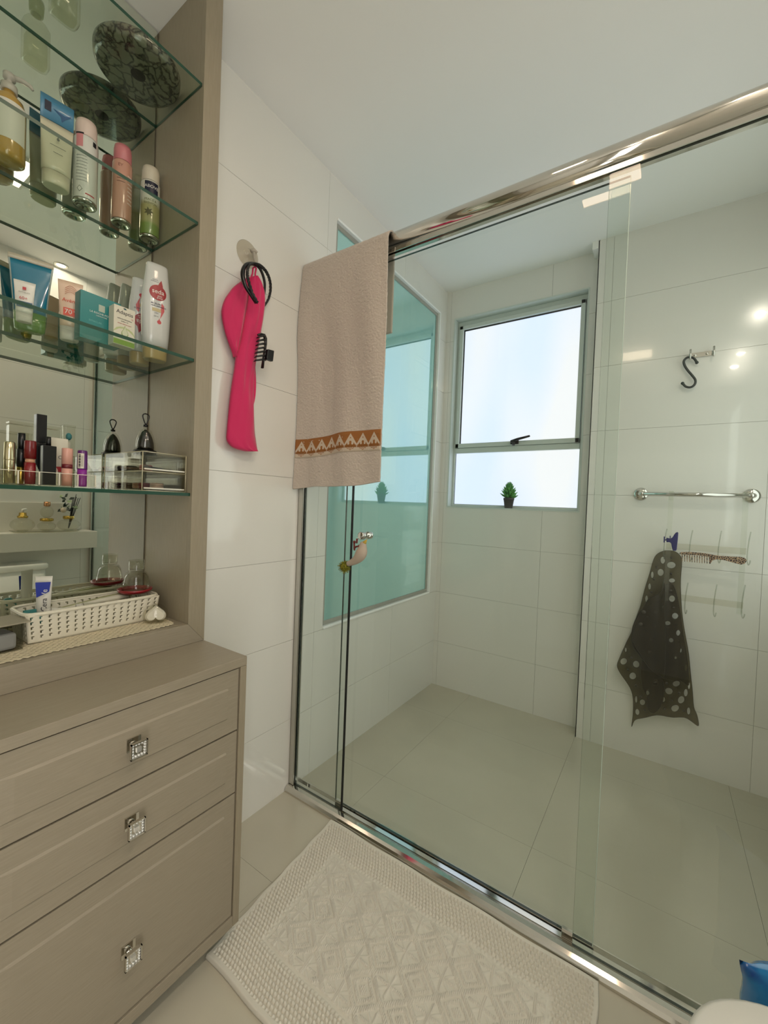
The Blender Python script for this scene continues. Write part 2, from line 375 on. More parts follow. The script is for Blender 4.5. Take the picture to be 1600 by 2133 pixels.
# window 2 (green glass) in the left wall
w2 = struct(bpy.data.objects.new('window_2', None)); C.objects.link(w2); w2.location = (0, G0, GZ0)
mb = MB(); e = .02
q = .0017
for b in ((G0 + q, GZ0 + q, G1 - q, GZ0 + e), (G0 + q, GZ1 - e, G1 - q, GZ1 - q), (G0 + q, GZ0 + e, G0 + e, GZ1 - e), (G1 - e, GZ0 + e, G1 - q, GZ1 - e)): mb.box(-.06, b[0], b[1], -.010, b[2], b[3])
mb.build('window_frame', flat('grey_window_frame', (158, 158, 148), .4), w2, bevel=.002)
mb = MB()
for b in ((G0 + .0006, GZ0 - .010, G1 + .006, GZ0 + .0015), (G0 + .0006, GZ1 - .0015, G1 + .006, GZ1 + .009), (G1 - .0015, GZ0 + .0017, G1 + .006, GZ1 - .0017)): mb.box(-.05, b[0], b[1], .006, b[2], b[3])
tag(mb.build('edge_trim', flat('gloss_white_trim', (250, 250, 248), .12, coat=1.0), w2, bevel=.0025), 'glossy white edge trim')
MB().box(-.045, G0 + e, GZ0 + e, -.016, G1 - e, GZ1 - e).build('pane', M['green'], w2)

# ------------------------------------------------------------------ ceiling lights
lp = thing('ceiling_light', 'square warm-white light panel set flush in the ceiling', 'light', (.943, .49, H - .012))
mb = MB()
for b in ((.825, .37, 1.062, .38), (.825, .60, 1.062, .61), (.825, .38, .835, .60), (1.052, .38, 1.062, .60)): mb.box(b[0], b[1], H - .012, b[2], b[3], H)
mb.build('frame', M['white'], lp, bevel=.001)
MB().box(.836, .381, H - .008, 1.051, .599, H - .002).build('diffuser', mat('warm_diffuser', (255, 226, 196), .5, emit=PANEL_E), lp)
SM = mat('spot_lens', (255, 240, 222), .5, emit=SPOT_E)
for i, (x, y, lb) in enumerate(((1.655, .95, 'round ceiling spot nearest the shower rail'), (1.655, .14, 'round ceiling spot between the other two spots'), (1.655, -.22, 'round ceiling spot farthest from the shower'))):
    t = thing('spotlight', lb, 'light', (x, y, H - .008), group='ceiling spots')
    MB().lathe([(.022, H - .006), (.03, H - .008), (.036, H - .004), (.036, H - .0005), (.022, H - .0005)], 24, (x, y), closed=True).build('trim_ring', M['chrome'], t)
    MB().lathe([(.001, H - .004), (.021, H - .004), (.021, H - .001), (.001, H - .001)], 20, (x, y)).build('lens', SM, t)

# ------------------------------------------------------------------ vanity
YL = -.55
va = thing('vanity_cabinet', 'floating taupe drawer cabinet with crystal square knobs', 'cabinet', (.165, .06, ZB))
MB().box(-.13, YL, .7226, DV, YV, ZC).build('countertop', M['wood'], va, bevel=.0012)
MB().box(-.002, .650, ZB, DV, YV, .7222).build('side_panel', M['woodv'], va, bevel=.0012)
MB().box(-.002, YL, ZB, DV, YL + .018, .7222).build('side_panel', M['woodv'], va, bevel=.0012)
MB().box(-.002, YL + .018, ZB, DV, .6495, .0931).build('bottom_panel', M['wood'], va, bevel=.0012)
MB().box(0, YL + .02, .094, .302, .649, .7215).build('carcass', M['dark'], va)
def drawer(y0, y1, z0, z1, ky):
    mb = MB(); mb.box(.304, y0, z0, DV - .004, y1, z1)
    iy0, iy1, iz0, iz1 = y0 + .030, y1 - .030, z0 + .036, z1 - .040; x = DV - .004; q = .0040; h = .0035; qy = .035
    vs = [(x, iy0, iz0), (x, iy1, iz0), (x, iy1, iz1), (x, iy0, iz1), (x + h, iy0 + qy, iz0 + q), (x + h, iy1 - .0004, iz0 + q), (x + h, iy1 - .0004, iz1 - q), (x + h, iy0 + qy, iz1 - q)]
    mb.add(vs, [(4, 5, 6, 7), (0, 1, 5, 4), (1, 2, 6, 5), (2, 3, 7, 6), (3, 0, 4, 7)])
    d = mb.build('drawer', M['wood'], va)
    kz = (z0 + z1) / 2 if z1 - z0 < .2 else (z0 + z1) / 2 - .023
    kb = MB(); X = DV
    kb.box(X - .0005, ky - .013, kz - .009, X + .003, ky + .013, kz + .017); kb.tube([(X, ky, kz + .003), (X + .02, ky, kz)], .006, 10)
    kb.box(X + .019, ky - .0155, kz - .0155, X + .0215, ky + .0155, kz + .0155)
    for s_ in (-1, 1):
        kb.box(X + .0215, ky - .0155, kz + s_ * .0145 - .001, X + .0255, ky + .0155, kz + s_ * .0145 + .001)
        kb.box(X + .0215, ky + s_ * .0145 - .001, kz - .0155, X + .0255, ky + s_ * .0145 + .001, kz + .0155)
    for i in range(5):
        for j in range(5):
            if i in (0, 4) or j in (0, 4):
                kb.sphere((X + .0225, ky - .0112 + i * .0056, kz - .0112 + j * .0056), .0025, 8, 1, (.9, 1, 1))
    kb.box(X + .0215, ky - .0045, kz - .0045, X + .0245, ky + .0045, kz + .0045, 1)
    tag(kb.build('knob', [M['chrome'], M['crystal']], d), 'square chrome knob set with crystals')
for y0, y1 in ((.156, .6472), (-.345, .152)):
    drawer(y0, y1, .5670, .7195, (y0 + y1) / 2); drawer(y0, y1, .4097, .5630, (y0 + y1) / 2); drawer(y0, y1, .0955, .4057, (y0 + y1) / 2)
MB().box(.304, YL + .02, .0946, DV - .002, -.348, .721).build('filler_panel', M['woodv'], va)
# ------------------------------------------------------------------ recessed wall cabinet with mirror
wc = thing('wall_cabinet', 'open taupe wall cabinet with a mirrored back above the drawers', 'cabinet', (.02, .06, ZC))
MB().box(-.13, YN, ZC + .0005, DN - .018, YV - .0005, H - .001).build('side_panel', M['woodv'], wc)
mb = MB(); mb.add([(DN - .018, YV - .0005, ZC + .0005), (DN, YV - .0005, ZC + .0005), (DN, YN, NF), (DN - .018, YN, NF), (DN - .018, YV - .0005, H - .001), (DN, YV - .0005, H - .001), (DN, YN, H - .001), (DN - .018, YN, H - .001)],
   [(0, 1, 2, 3), (4, 7, 6, 5), (0, 4, 5, 1), (2, 6, 7, 3), (1, 5, 6, 2), (0, 3, 7, 4)]); mb.build('frame_stile', M['woodv'], wc, bevel=.0006)
mb = MB(); mb.add([(DN - .018, YL, ZC + .0005), (DN, YL, ZC + .0005), (DN, YL, NF), (DN - .018, YL, NF), (DN - .018, YV - .0008, ZC + .0005), (DN, YV - .0008, ZC + .0005), (DN, YN - .0003, NF), (DN - .018, YN - .0003, NF)],
   [(0, 1, 2, 3), (4, 7, 6, 5), (0, 4, 5, 1), (1, 5, 6, 2), (2, 6, 7, 3), (3, 7, 4, 0)]); mb.build('frame_rail', M['wood'], wc, bevel=.0006)
MB().box(-.13, YL, ZC + .001, DN - .0185, YN - .0005, NF).build('niche_floor', M['wood'], wc)
MB().box(-.13, YL - .02, ZC + .001, DN, YL - .0005, H - .001).build('side_panel', M['woodv'], wc)
MB().box(-.13, YL, NF + .001, -.104, YN - .0005, H - .001).build('back_panel', M['dark'], wc)
MB().box(-.1035, YL + .002, NF + .003, DM, YN - .0035, H - .003).build('mirror', M['mirror'], wc)
SZ = (2.2085, 1.8522, 1.4962, 1.1425)
names = ('clear glass shelf, uppermost of the four, under the round dish', 'clear glass shelf carrying the spray cans', 'clear glass shelf carrying the shampoo bottles', 'clear glass shelf, lowest of the four, under the makeup')
for z, n in zip(SZ, names):
    mb = MB(); mb.box(DM + .0008, YL + .003, z - .002, .1374, YN - .001, z + .006)
    mb.m = [0, 0, 1, 1, 1, 1]
    t = mb.build('glass_shelf', [M['shelf'], M['shelf_e']]); tag(t, n, 'shelf', 'glass shelves of the wall cabinet')
ZT = [z + .0065 for z in SZ]

# ------------------------------------------------------------------ shower screen
sh = thing('shower_screen', 'fixed glass shower panels with thick chrome top rail and floor track', 'shower screen', (.85, YS, 0))
def gpane(x0, x1, y, z0, z1, name, parent, lightright=False):
    mb = MB(); mb.box(x0, y - .004, z0, x1, y + .004, z1); mb.m = [1, 1, 0, 0, 1, 1]
    return mb.build(name, [M['sglass'], M['sglass_e']], parent)
gpane(.030, .2615, YS, .026, 1.985, 'glass_panel', sh)
gpane(1.0337, W - .03, YS, .026, 1.985, 'glass_panel', sh)
mb = MB(); ry, rz_, rr = YS + .004, 2.0165, .0285
mb.tube([(.003, ry, rz_), (W - .003, ry, rz_)], rr, 40)
mb.build('top_rail', M['chrome'], sh)
mb = MB(); mb.box(.003, YS - .008, 1.978, W - .003, YS - .0048, 1.992); mb.box(.003, YS + .0048, 1.978, W - .003, YS + .018, 1.992)
mb.build('rail_channel', M['chrome'], sh)
mb = MB()
pr = [(-.032, .0005), (-.032, .008), (-.027, .017), (-.018, .022), (-.0055, .024), (-.0055, .010), (.0055, .010), (.0055, .022), (.020, .022), (.020, .010), (.040, .010), (.040, .018), (.044, .018), (.044, .0005)]
n = len(pr); mb.add([(x, YS + a, b) for x in (.002, W - .002) for a, b in pr], [(i, (i + 1) % n, (i + 1) % n + n, i + n) for i in range(n)] + [list(range(n))[::-1], list(range(n, 2 * n))])
mb.build('floor_track', M['chrome'], sh)
mb = MB(); mb.box(.0005, YS - .012, .025, .0035, YS + .012, 1.986); mb.box(.0035, YS - .012, .025, .027, YS - .0055, 1.986); mb.box(.0035, YS + .0055, .025, .027, YS + .012, 1.986)
mb.build('wall_channel', M['alu'], sh, bevel=.0015)
mb = MB(); mb.box(W - .0035, YS - .012, .025, W - .0005, YS + .012, 1.986); mb.box(W - .027, YS - .012, .025, W - .0035, YS - .0055, 1.986); mb.box(W - .027, YS + .0055, .025, W - .0035, YS + .012, 1.986)
mb.build('wall_channel', M['alu'], sh, bevel=.0015)
MB().box(.0272, YS - .0045, .026, .0297, YS + .0045, 1.985).build('gasket', M['blackt'], sh)
MB().box(.2616, YS - .0045, .026, .2650, YS + .0045, 1.985).build('gasket', M['blackt'], sh)
for a in (.255, 1.034):
    MB().box(a - .0285, YS + .008, .0225, a - .001, YS + .018, .046).build('door_guide', M['chrome'], sh, bevel=.001)
dr = thing('sliding_shower_door', 'sliding clear glass shower door with round chrome knob', 'door', (.64, YS + .03, .0245))
mb = MB(); mb.box(.210, YS + .026, .0245, 1.0765, YS + .034, 1.976); mb.m = [1, 1, 0, 0, 1, 1]
mb.build('glass_panel', [M['sglass'], M['sglass_e']], dr)
MB().box(1.0768, YS + .0262, .0245, 1.0785, YS + .0338, 1.976).build('edge_highlight', mat('pale_edge_highlight', (225, 235, 228), .15, coat=1), dr)  # pale strip: white highlight on the door's glass edge, put into the colour
mb = MB(); kx, kz = .302, 1.024; y = YS + .03
for s_ in (-1, 1):
    pf = [(.0005, 0), (.007, .0), (.007, .006), (.0115, .007), (.0125, .009), (.0125, .014), (.0105, .016), (.0125, .018), (.0125, .024), (.010, .0265), (.0005, .0265)]
    t = MB().lathe([(r, z) for r, z in pf], 24); mb.add([(kx + p[0] * 1.12, y + s_ * (.0043 + p[2]), kz + p[1] * s_ * 1.12) for p in t.v], [f if s_ < 0 else f for f in t.f], 0, True)
mb.build('knob', M['chrome'], dr, clean=True)
# ------------------------------------------------------------------ towel over the rail
TX0, TX1 = .004, .392
def towel_xyz(u, s):
    """u 0..1 across, s = metres along the cloth from the top of the rail; + front drop, - back drop"""
    x = TX0 + (TX1 - TX0) * u
    R = rr + .005
    if s > 0: ln = s
    else: ln = -s
    arc = R * PI / 2
    if ln < arc:
        a = ln / R; yy = math.sin(a) * R; zz = rz_ + math.cos(a) * R
    else:
        d = ln - arc; yy = R; zz = rz_ - d
        f = min(1, d / .25)
        yy = R - f * .012 * min(1, d / .4) + f * (.0045 * math.sin(u * 9 + d * 3) + .004 * math.sin(u * 17 - d * 5 + 1) + .003 * math.sin(d * 9 + u * 4)) + .006 * f
        if s > 0: yy += .03 * max(0, (.16 - u)) * f * 3
    yy = max(yy, .020 if s > 0 else .044) if ln > arc * 1.3 else yy
    if s < 0: yy = yy + .006
    x += .006 * (math.sin(ln * 5) * .3) * (1 if u > .5 else .3) + (.012 if s < 0 else 0) * u
    return Vector((x, ry - yy if s > 0 else ry + yy, zz))
def drop(u): return .872 - .012 * u + .006 * math.sin(u * 8 + 2.6) + (.010 if u < .35 else .010 * max(0, 1 - (u - .35) * 4))
tw = thing('bath_towel', 'oatmeal towel with brown zigzag border hung over the chrome rail', 'towel', (.198, ry, 1.165))
mb = MB()
NU, NVv = 200, 440
def towel_fn(u, v):
    s = v * drop(u); p = towel_xyz(u, s)
    q = noise.noise(Vector((p.x * 160, p.z * 160, 3))) * .0014 + noise.noise(Vector((p.x * 300, p.z * 300, 5))) * .0012 + noise.noise(Vector((p.x * 60, p.z * 60, 9))) * .0008
    return (p.x, p.y - q, p.z)
mb.grid(towel_fn, NU, NVv)
mb.grid(lambda u, v: tuple(towel_xyz(u * .90, -v * .33 - .0001)), 60, 60)
mb.build('cloth', M['towel'], tw, solid=.005)
BR = flat('brown_border_weave', (150, 96, 46), .9, bump=(900, .3, .0006)); BG = flat('beige_border_weave', (196, 180, 160), .9, bump=(900, .3, .0006))
def s_at(z): return rr * 1.17 * PI / 2 + (rz_ - z)
def band_z(u):  # top and bottom of the woven border
    e = .5 + .5 * math.tanh((u - .38) * 5); return 1.371 + .017 * e, 1.300 + .017 * e
def band_pt(u, t, off):    # t 0 at the top of the border, 1 at the bottom
    a, b = band_z(u); z = a + (b - a) * t; p = towel_xyz(u, s_at(z)); return (p.x, p.y - .0028 - off, p.z)
mb = MB(); mb.grid(lambda u, v: band_pt(.004 + u * .992, v * .78, .0004), 80, 4, 0); mb.grid(lambda u, v: band_pt(.004 + u * .992, .78 + v * .22, .0004), 80, 2, 1)
mb.build('border', [BR, BG], tw, solid=.0008)
mb = MB(); NZ = 8
for i in range(NZ):
    for h in (0, 1):
        def fn(u, v, i=i, h=h):
            uu = .01 + (i + h * .5 + u * .5) / NZ * .98; tt = (.62 - .52 * u if h == 0 else .10 + .52 * u)
            return band_pt(min(uu, .995), tt + v * .17, .0012)
        mb.grid(fn, 6, 1)
    uc = .01 + (i + .5) / NZ * .98
    for k in range(9):     # palmette of small petals
        a = PI * (-.15 + 1.3 * k / 8); du_ = math.cos(a) * .022; dt = .53 - math.sin(a) * .13
        def fn(u, v, a=a, du_=du_, dt=dt, uc=uc):
            r = .0075 + .0 * u; aa = 2 * PI * u; return band_pt(min(max(uc + du_ + v * .0105 * math.cos(aa), .005), .995), dt + v * .07 * math.sin(aa), .0012)
        mb.grid(fn, 8, 1)
    for k in range(5):     # scallops below
        def fn(u, v, k=k, uc=uc):
            aa = 2 * PI * u; return band_pt(min(max(uc + (k - 2) * .024 + (.006 + .0035 * v) * math.cos(aa) * 1.2, .005), .995), .86 - .07 * abs(k - 2) + (.035 + .03 * v) * math.sin(aa), .0014)
        mb.grid(fn, 10, 1, 1)
mb.build('border_motif', [BG, BR], tw)
# hem
mb = MB(); mb.tube([tuple(towel_xyz(u / 60, drop(u / 60) - .001)) for u in range(61)], .0034, 8); mb.build('hem', M['towel'], tw)

# ------------------------------------------------------------------ suction hook, hair bands, hair wrap, claw clip on the left wall
def plane_map(k, cx, cy):   # plane coordinates of a point sketched on a wall drawing
    d = k[6] * cx + k[7] * cy + 1
    return (k[0] * cx + k[1] * cy + k[2]) / d, (k[3] * cx + k[4] * cy + k[5]) / d
hk = thing('suction_hook', 'clear suction cup hook high on the white tiled wall', 'hook', (0.0, .876, 1.945))
t = MB().lathe([(.0005, .0008), (.041, .0008), (.043, .002), (.040, .0035), (.022, .006), (.012, .012), (.009, .018), (.0005, .019)], 40)
mb = MB(); mb.add([(p[2], .876 + p[0], 1.949 + p[1]) for p in t.v], t.f, 0, True); mb.build('suction_cup', pane_mat('cup_plastic', (.90, .88, .84), 1.0, rough=.1), hk, clean=True)
mb = MB(); mb.tube([(.016, .884, 1.962), (.022, .886, 1.950), (.024, .888, 1.930), (.028, .890, 1.914), (.038, .892, 1.908), (.045, .893, 1.914)], [.006, .006, .005, .004, .0035, .003], 8)
mb.tube([(.018, .876, 1.954), (.024, .886, 1.960), (.026, .894, 1.954)], .006, 8)
tag(mb.build('hook_arm', mat('milky_plastic', (190, 182, 168), .3, alpha=.75), hk), 'translucent hook arm')
KW = (.0001814289, .000001618103, .7499437, -.0002578778, -.0003389779, 1.942681, -.0002372087, -.00001246098)
def wpt(cx, cy, x):
    y, z = plane_map(KW, cx, cy); return (x, y, z)
hw = thing('hair_wrap', 'bright pink fabric hair towel hanging from the suction hook', 'hair towel', wpt(230, 2050, .03))
def strip(rows, x0, amp, seed, back=.012):
    """soft two-sided strip: rows (cy, left, right)"""
    mb = MB(); n = 14; vs = []
    for cy, l, r in rows:
        for i in range(n + 1):
            t = i / n; bulge = math.sin(PI * t) ** .6
            f = noise.noise(Vector((t * 3 + seed, cy * .004, seed))) * .008 + noise.noise(Vector((t * 7 + seed, cy * .002, seed * 2))) * .006
            vs.append(wpt(l + (r - l) * t, cy, x0 + amp * bulge + f * bulge))
        for i in range(n, -1, -1):
            t = i / n; vs.append(wpt(l + (r - l) * t, cy, x0 - back * math.sin(PI * t) ** .6 * .6))
    k = 2 * (n + 1); fs = []
    for j in range(len(rows) - 1):
        for i in range(k): fs.append((j * k + i, (j + 1) * k + i, (j + 1) * k + (i + 1) % k, j * k + (i + 1) % k))
    fs.append(list(range(k))); fs.append([(len(rows) - 1) * k + i for i in range(k)][::-1])
    return mb.add(vs, fs, 0, True)
def dense(rows, n=4):
    out = []
    for i in range(len(rows) - 1):
        a, b = rows[i], rows[i + 1]; p = rows[i - 1] if i else a; q = rows[i + 2] if i + 2 < len(rows) else b
        for k in range(n):
            t = k / n; out.append(tuple(.5 * ((2 * a[j]) + (b[j] - p[j]) * t + (2 * p[j] - 5 * a[j] + 4 * b[j] - q[j]) * t * t + (3 * a[j] - p[j] - 3 * b[j] + q[j]) * t ** 3) for j in range(3)))
    return out + [rows[-1]]
strip(dense([(425, 288, 345), (480, 280, 390), (560, 276, 424), (640, 268, 430), (720, 255, 424), (850, 228, 406), (950, 208, 388), (1050, 186, 372), (1160, 155, 352), (1280, 140, 337), (1400, 120, 326), (1550, 100, 323), (1700, 85, 326), (1850, 72, 332), (1930, 68, 342), (1985, 98, 350), (2020, 150, 356), (2045, 240, 361)]), .030, .016, 1).build('front_panel', M['pink'], hw, clean=True)
strip(dense([(428, 262, 300), (500, 160, 292), (560, 110, 288), (620, 70, 286), (690, 45, 280), (760, 38, 266), (850, 52, 245), (950, 76, 225), (1050, 110, 200), (1120, 138, 178), (1165, 152, 165)]), .022, .014, 5).build('folded_lobe', M['pink'], hw, clean=True)
strip(dense([(1200, 300, 356), (1290, 300, 363), (1400, 300, 368), (1500, 300, 363), (1580, 300, 348), (1640, 310, 328)]), .018, .008, 8, .006).build('tail', M['pink'], hw, clean=True)
mb = MB(); mb.tube([wpt(288, 440, .034), wpt(300, 400, .036), wpt(298, 350, .040), wpt(314, 336, .042), wpt(326, 352, .041), wpt(322, 400, .038), wpt(330, 440, .036)], .0028, 8); mb.build('hanging_loop', M['pink'], hw)
def smooth_path(pts, n=6):
    out = []
    for i in range(len(pts) - 1):
        a, b = pts[i], pts[i + 1]; p = pts[i - 1] if i else a; q = pts[i + 2] if i + 2 < len(pts) else b
        for k in range(n):
            t = k / n; out.append(tuple(.5 * ((2 * a[j]) + (b[j] - p[j]) * t + (2 * p[j] - 5 * a[j] + 4 * b[j] - q[j]) * t * t + (3 * a[j] - p[j] - 3 * b[j] + q[j]) * t ** 3) for j in range(3)))
    return out + [pts[-1]]
hp = [wpt(*p) for p in ((268, 695, .072), (225, 620, .070), (180, 540, .067), (160, 460, .064), (168, 390, .060), (205, 335, .054), (262, 314, .048), (310, 322, .046), (352, 352, .044), (390, 415, .040), (418, 490, .034), (430, 560, .026), (432, 600, .022))]
pa = smooth_path(hp, 5); mb = MB(); mb.tube(pa, [.0044 + .0026 * (1 - abs(2 * i / (len(pa) - 1) - .6)) for i in range(len(pa))], 10)
o = mb.build('hair_band', M['blackm']); tag(o, 'smooth black hair band looped over the suction hook', 'hair band', 'hair bands on the suction hook')
hp = [wpt(*p) for p in ((258, 700, .083), (215, 610, .081), (188, 500, .077), (186, 420, .072), (212, 352, .066), (262, 326, .060), (310, 330, .057), (350, 348, .055), (400, 395, .052), (440, 460, .046), (464, 540, .038), (462, 620, .030), (434, 690, .022))]
pa = smooth_path(hp, 8); mb = MB()
for s_ in (0, 1, 2):
    q = []
    for i, p in enumerate(pa):
        a = i * .75 + s_ * 2 * PI / 3; q.append((p[0] + .0022 * math.cos(a), p[1] + .0022 * math.sin(a), p[2] + .0022 * math.sin(a + 1)))
    mb.tube(q, .0027, 6)
o = mb.build('hair_band', M['blackm']); tag(o, 'braided black hair band beside the smooth one', 'hair band', 'hair bands on the suction hook')
cl = thing('claw_clip', 'black claw hair clip gripping the pink hair towel', 'hair clip', wpt(360, 1280, .05))
mb = MB(); mb.tube([wpt(*p) for p in ((300, 980, .062), (330, 972, .064), (362, 980, .062), (384, 1010, .058), (388, 1060, .056), (372, 1150, .056), (362, 1280, .050))], [.003, .004, .0045, .0045, .004, .004, .0035], 8)
mb.tube([wpt(*p) for p in ((352, 985, .066), (366, 1060, .066), (360, 1150, .066), (350, 1215, .064), (362, 1282, .056))], [.0035, .004, .004, .004, .0025], 8)
for i in range(7):
    cy = 990 + i * 36; mb.tube([wpt(*p) for p in ((364, cy + 4, .066), (335, cy + 2, .070), (310 - i * 5, cy + 8, .066), (296 - i * 4, cy + 16, .058))], [.004, .0036, .003, .0012], 6)
mb.build('claw', M['blackm'], cl)
mb = MB(); a = [wpt(*p) for p in ((378, 1112, .072), (436, 1128, .074), (424, 1230, .074), (366, 1205, .072))]; b = [wpt(*p) for p in ((378, 1112, .058), (434, 1128, .060), (422, 1228, .060), (366, 1205, .058))]
mb.add(a + b, [(0, 3, 2, 1), (4, 5, 6, 7), (0, 1, 5, 4), (1, 2, 6, 5), (2, 3, 7, 6), (3, 0, 4, 7)]); mb.build('grip', M['blackm'], cl, bevel=.003, clean=True)

# ------------------------------------------------------------------ bath mat
def mat_xy(u, v):      # u across the long side, v from near edge (0) to the shower (1)
    a = (.291, .603); b = (1.135, .600); c = (1.102, 1.117); d = (.249, 1.117)
    x = (a[0] * (1 - u) + b[0] * u) * (1 - v) + (d[0] * (1 - u) + c[0] * u) * v; y = (a[1] * (1 - u) + b[1] * u) * (1 - v) + (d[1] * (1 - u) + c[1] * u) * v
    return x, y
def mat_h(X, Y):       # X 0.. .85, Y 0.. .515 in metres on the mat
    h = .0
    # centre field: long hexagon
    cx, cy = abs(X - .43), abs(Y - .2575)
    edge = max(cy - .150, abs(X - .425) - .325)
    if edge > .004:    # waffle border
        pb_ = .0105; row = math.floor(Y / pb_); bx_ = ((X / pb_ + .5 * (row % 2)) % 1) - .5; by_ = (Y / pb_ % 1) - .5
        h = max(0, 1 - (bx_ * bx_ + by_ * by_) / .22) ** .6
        h *= .0030 if edge > .010 else .001
        if min(X, .85 - X, Y, .515 - Y) < .012: h = .0022
    elif edge > -.004: h = .0
    else:              # diamonds with nested squares and crosses
        p = .100; U = (X - .425) / p; V = (Y - .2575) / .086
        d1 = (U + V) % 1.0; d2 = (U - V) % 1.0; k = (math.floor(U + V) + math.floor(U - V)) % 2
        q = max(abs(d1 - .5), abs(d2 - .5))
        rib = .6 + .4 * math.sin(X * 2 * PI / .0042)
        if q > .43: h = .0032 * rib
        elif k == 0:
            if .24 < q < .33 or q < .12: h = .0030 * rib
            else: h = .0006
        else:
            if abs(abs(d1 - .5) - abs(d2 - .5)) < .07 and q < .34: h = .0030 * rib
            elif abs(d1 - .5) < .04 or abs(d2 - .5) < .04: h = .0014
            else: h = .0008
    return h
def mat_fn(u, v):
    x, y = mat_xy(u, v); e = min(u, 1 - u) * .85; e2 = min(v, 1 - v) * .515; ed = min(e, e2)
    z = .0065 + 2.4 * mat_h(u * .85, v * .515) * min(1, ed / .004 + .3)
    if ed < 1e-6: z = .0035
    if v > .9 and u > .96: z += 0
    x += .0015 * math.sin(v * 30); y += .002 * math.sin(u * 22)
    z += .0015 * math.sin(u * 13) * math.sin(v * 9) + .0015
    return (x, y, z)
mb = MB(); NGX, NGY = 620, 390
mb.grid(mat_fn, NGX, NGY)
n0 = len(mb.v); q = NGX + 1; bd = [i for i in range(q)] + [j * q + NGX for j in range(1, NGY + 1)] + [NGY * q + i for i in range(NGX - 1, -1, -1)] + [j * q for j in range(NGY - 1, 0, -1)]
mb.v += [(mb.v[i][0], mb.v[i][1], .0006) for i in bd]; k = len(bd)
for i in range(k): mb.f.append([bd[(i + 1) % k], bd[i], n0 + i, n0 + (i + 1) % k]); mb.m.append(0); mb.sm.append(True)
mb.f.append([n0 + i for i in range(k)][::-1]); mb.m.append(0); mb.sm.append(False)
o = mb.build('bath_mat', M['mat']); tag(o, 'cream woven cotton bath mat with raised diamond pattern on the floor', 'bath mat')

# ------------------------------------------------------------------ duck ornament on the shower knob
du = thing('bird_ornament', 'cream fabric bird with yellow beak and green pompom tail hanging from the shower knob', 'ornament', (.283, 1.112, .93))
KB = (.0004110817, .00001397161, -.1364158, .0001761225, -.0002891845, 1.062594, .0001446402, .0000008721643)
def dp(cx, cy, y=1.120):
    x, z = plane_map(KB, cx, cy); return (x, y, z)
mb = MB(); pts = [dp(*p) for p in ((1320, 325), (1310, 360), (1300, 420), (1285, 480), (1250, 540), (1200, 585), (1140, 615), (1090, 632))]
mb.tube(smooth_path(pts, 4), [r * 1.0 for r in [.004, .0075, .0098, .011, .0118, .0125, .0135, .015, .0165, .0178, .0188, .0195, .020, .0200, .0196, .019, .018, .0168, .0158, .0148, .0138, .0128, .0120, .0110, .0102, .0095, .009, .0085, .004]], 16)
tag(mb.build('body', mat('cream_felt', (184, 168, 152), .95, bump=(300, .3, .002)), du), 'cream fabric body')
mb = MB(); mb.tube([dp(1322, 345), dp(1340, 325), dp(1362, 292)], [.0075, .0055, .0012], 10); tag(mb.build('beak', flat('yellow_felt', (190, 160, 70), .9), du), 'yellow beak')
mb = MB(); c0 = Vector(dp(1052, 672)); random.seed(3)
for i in range(420):
    d = Vector((random.gauss(0, 1), random.gauss(0, 1), random.gauss(0, 1))).normalized(); s_ = d.orthogonal().normalized() * .0006; L = random.uniform(.018, .026)
    q = c0 + d * L; mb.add([c0 + d * .004 + s_, c0 + d * .004 - s_, q - s_ * .7, q + s_ * .7], [(0, 1, 2, 3)])
mb.sphere(c0, .016, 12)
tag(mb.build('pompom_tail', flat('olive_yarn', (150, 140, 30), .9, var=((70, 82, 20), 400, (1, 1, 1), .4, .6)), du), 'olive green pompom')
RB = flat('dark_red_beads', (100, 26, 20), .4); mb = MB()
for i, p in enumerate(((1246, 288), (1244, 303), (1243, 318), (1240, 331), (1208, 325), (1207, 345), (1207, 362), (1207, 380), (1207, 398), (1208, 415), (1210, 430), (1226, 398), (1238, 388), (1268, 384))):
    mb.sphere(dp(p[0], p[1], 1.112), .0052 if i in (4, 13) else .0036, 8)
tag(mb.build('bead_string', RB, du), 'dark red beads')
mb = MB(); mb.tube([dp(1270, 382, 1.113), dp(1225, 395, 1.113), dp(1207, 325, 1.114), dp(1214, 270, 1.125), dp(1240, 250, 1.150), dp(1246, 285, 1.125), dp(1243, 335, 1.114), dp(1290, 350, 1.116)], .0005, 6)
mb.build('hanging_string', M['white'], du)
# ------------------------------------------------------------------ back wall of the shower: bar, hooks, rack, mat
WH = (.001181475, .00004853273, .7286968, .0003388126, -.001051464, 2.176762, .0002612467, .000002347188)
OH = (.0003649706, .00001504314, 1.140712, .0001057956, -.0003232416, 1.207211, .0000817509, .0000008065837)
MH = (.0005142911, .00002109857, .9151261, .0001487064, -.00045608, 1.015612, .0001148211, .000001055076)
tb = thing('towel_bar', 'chrome towel bar with round flanges on the shower wall', 'towel bar', (1.288, YC - .03, 1.20))
mb = MB(); mb.tube([(1.105, YC - .052, 1.232), (1.472, YC - .052, 1.232)], .0085, 20); mb.build('bar', M['chrome'], tb)
for x, s_ in ((1.092, 1), (1.484, -1)):
    t = MB().lathe([(.0005, 0), (.028, 0), (.030, .002), (.027, .007), (.018, .010), (.0005, .012)], 32)
    mb = MB(); mb.add([(x + p[0], YC - p[2] - .0003, 1.232 + p[1]) for p in t.v], t.f, 0, True)
    mb.tube([(x, YC - .008, 1.232), (x, YC - .035, 1.232), (x + s_ * .004, YC - .046, 1.232), (x + s_ * .014, YC - .052, 1.232)], [.012, .011, .0105, .010], 16)
    mb.build('flange', M['chrome'], tb, clean=True)
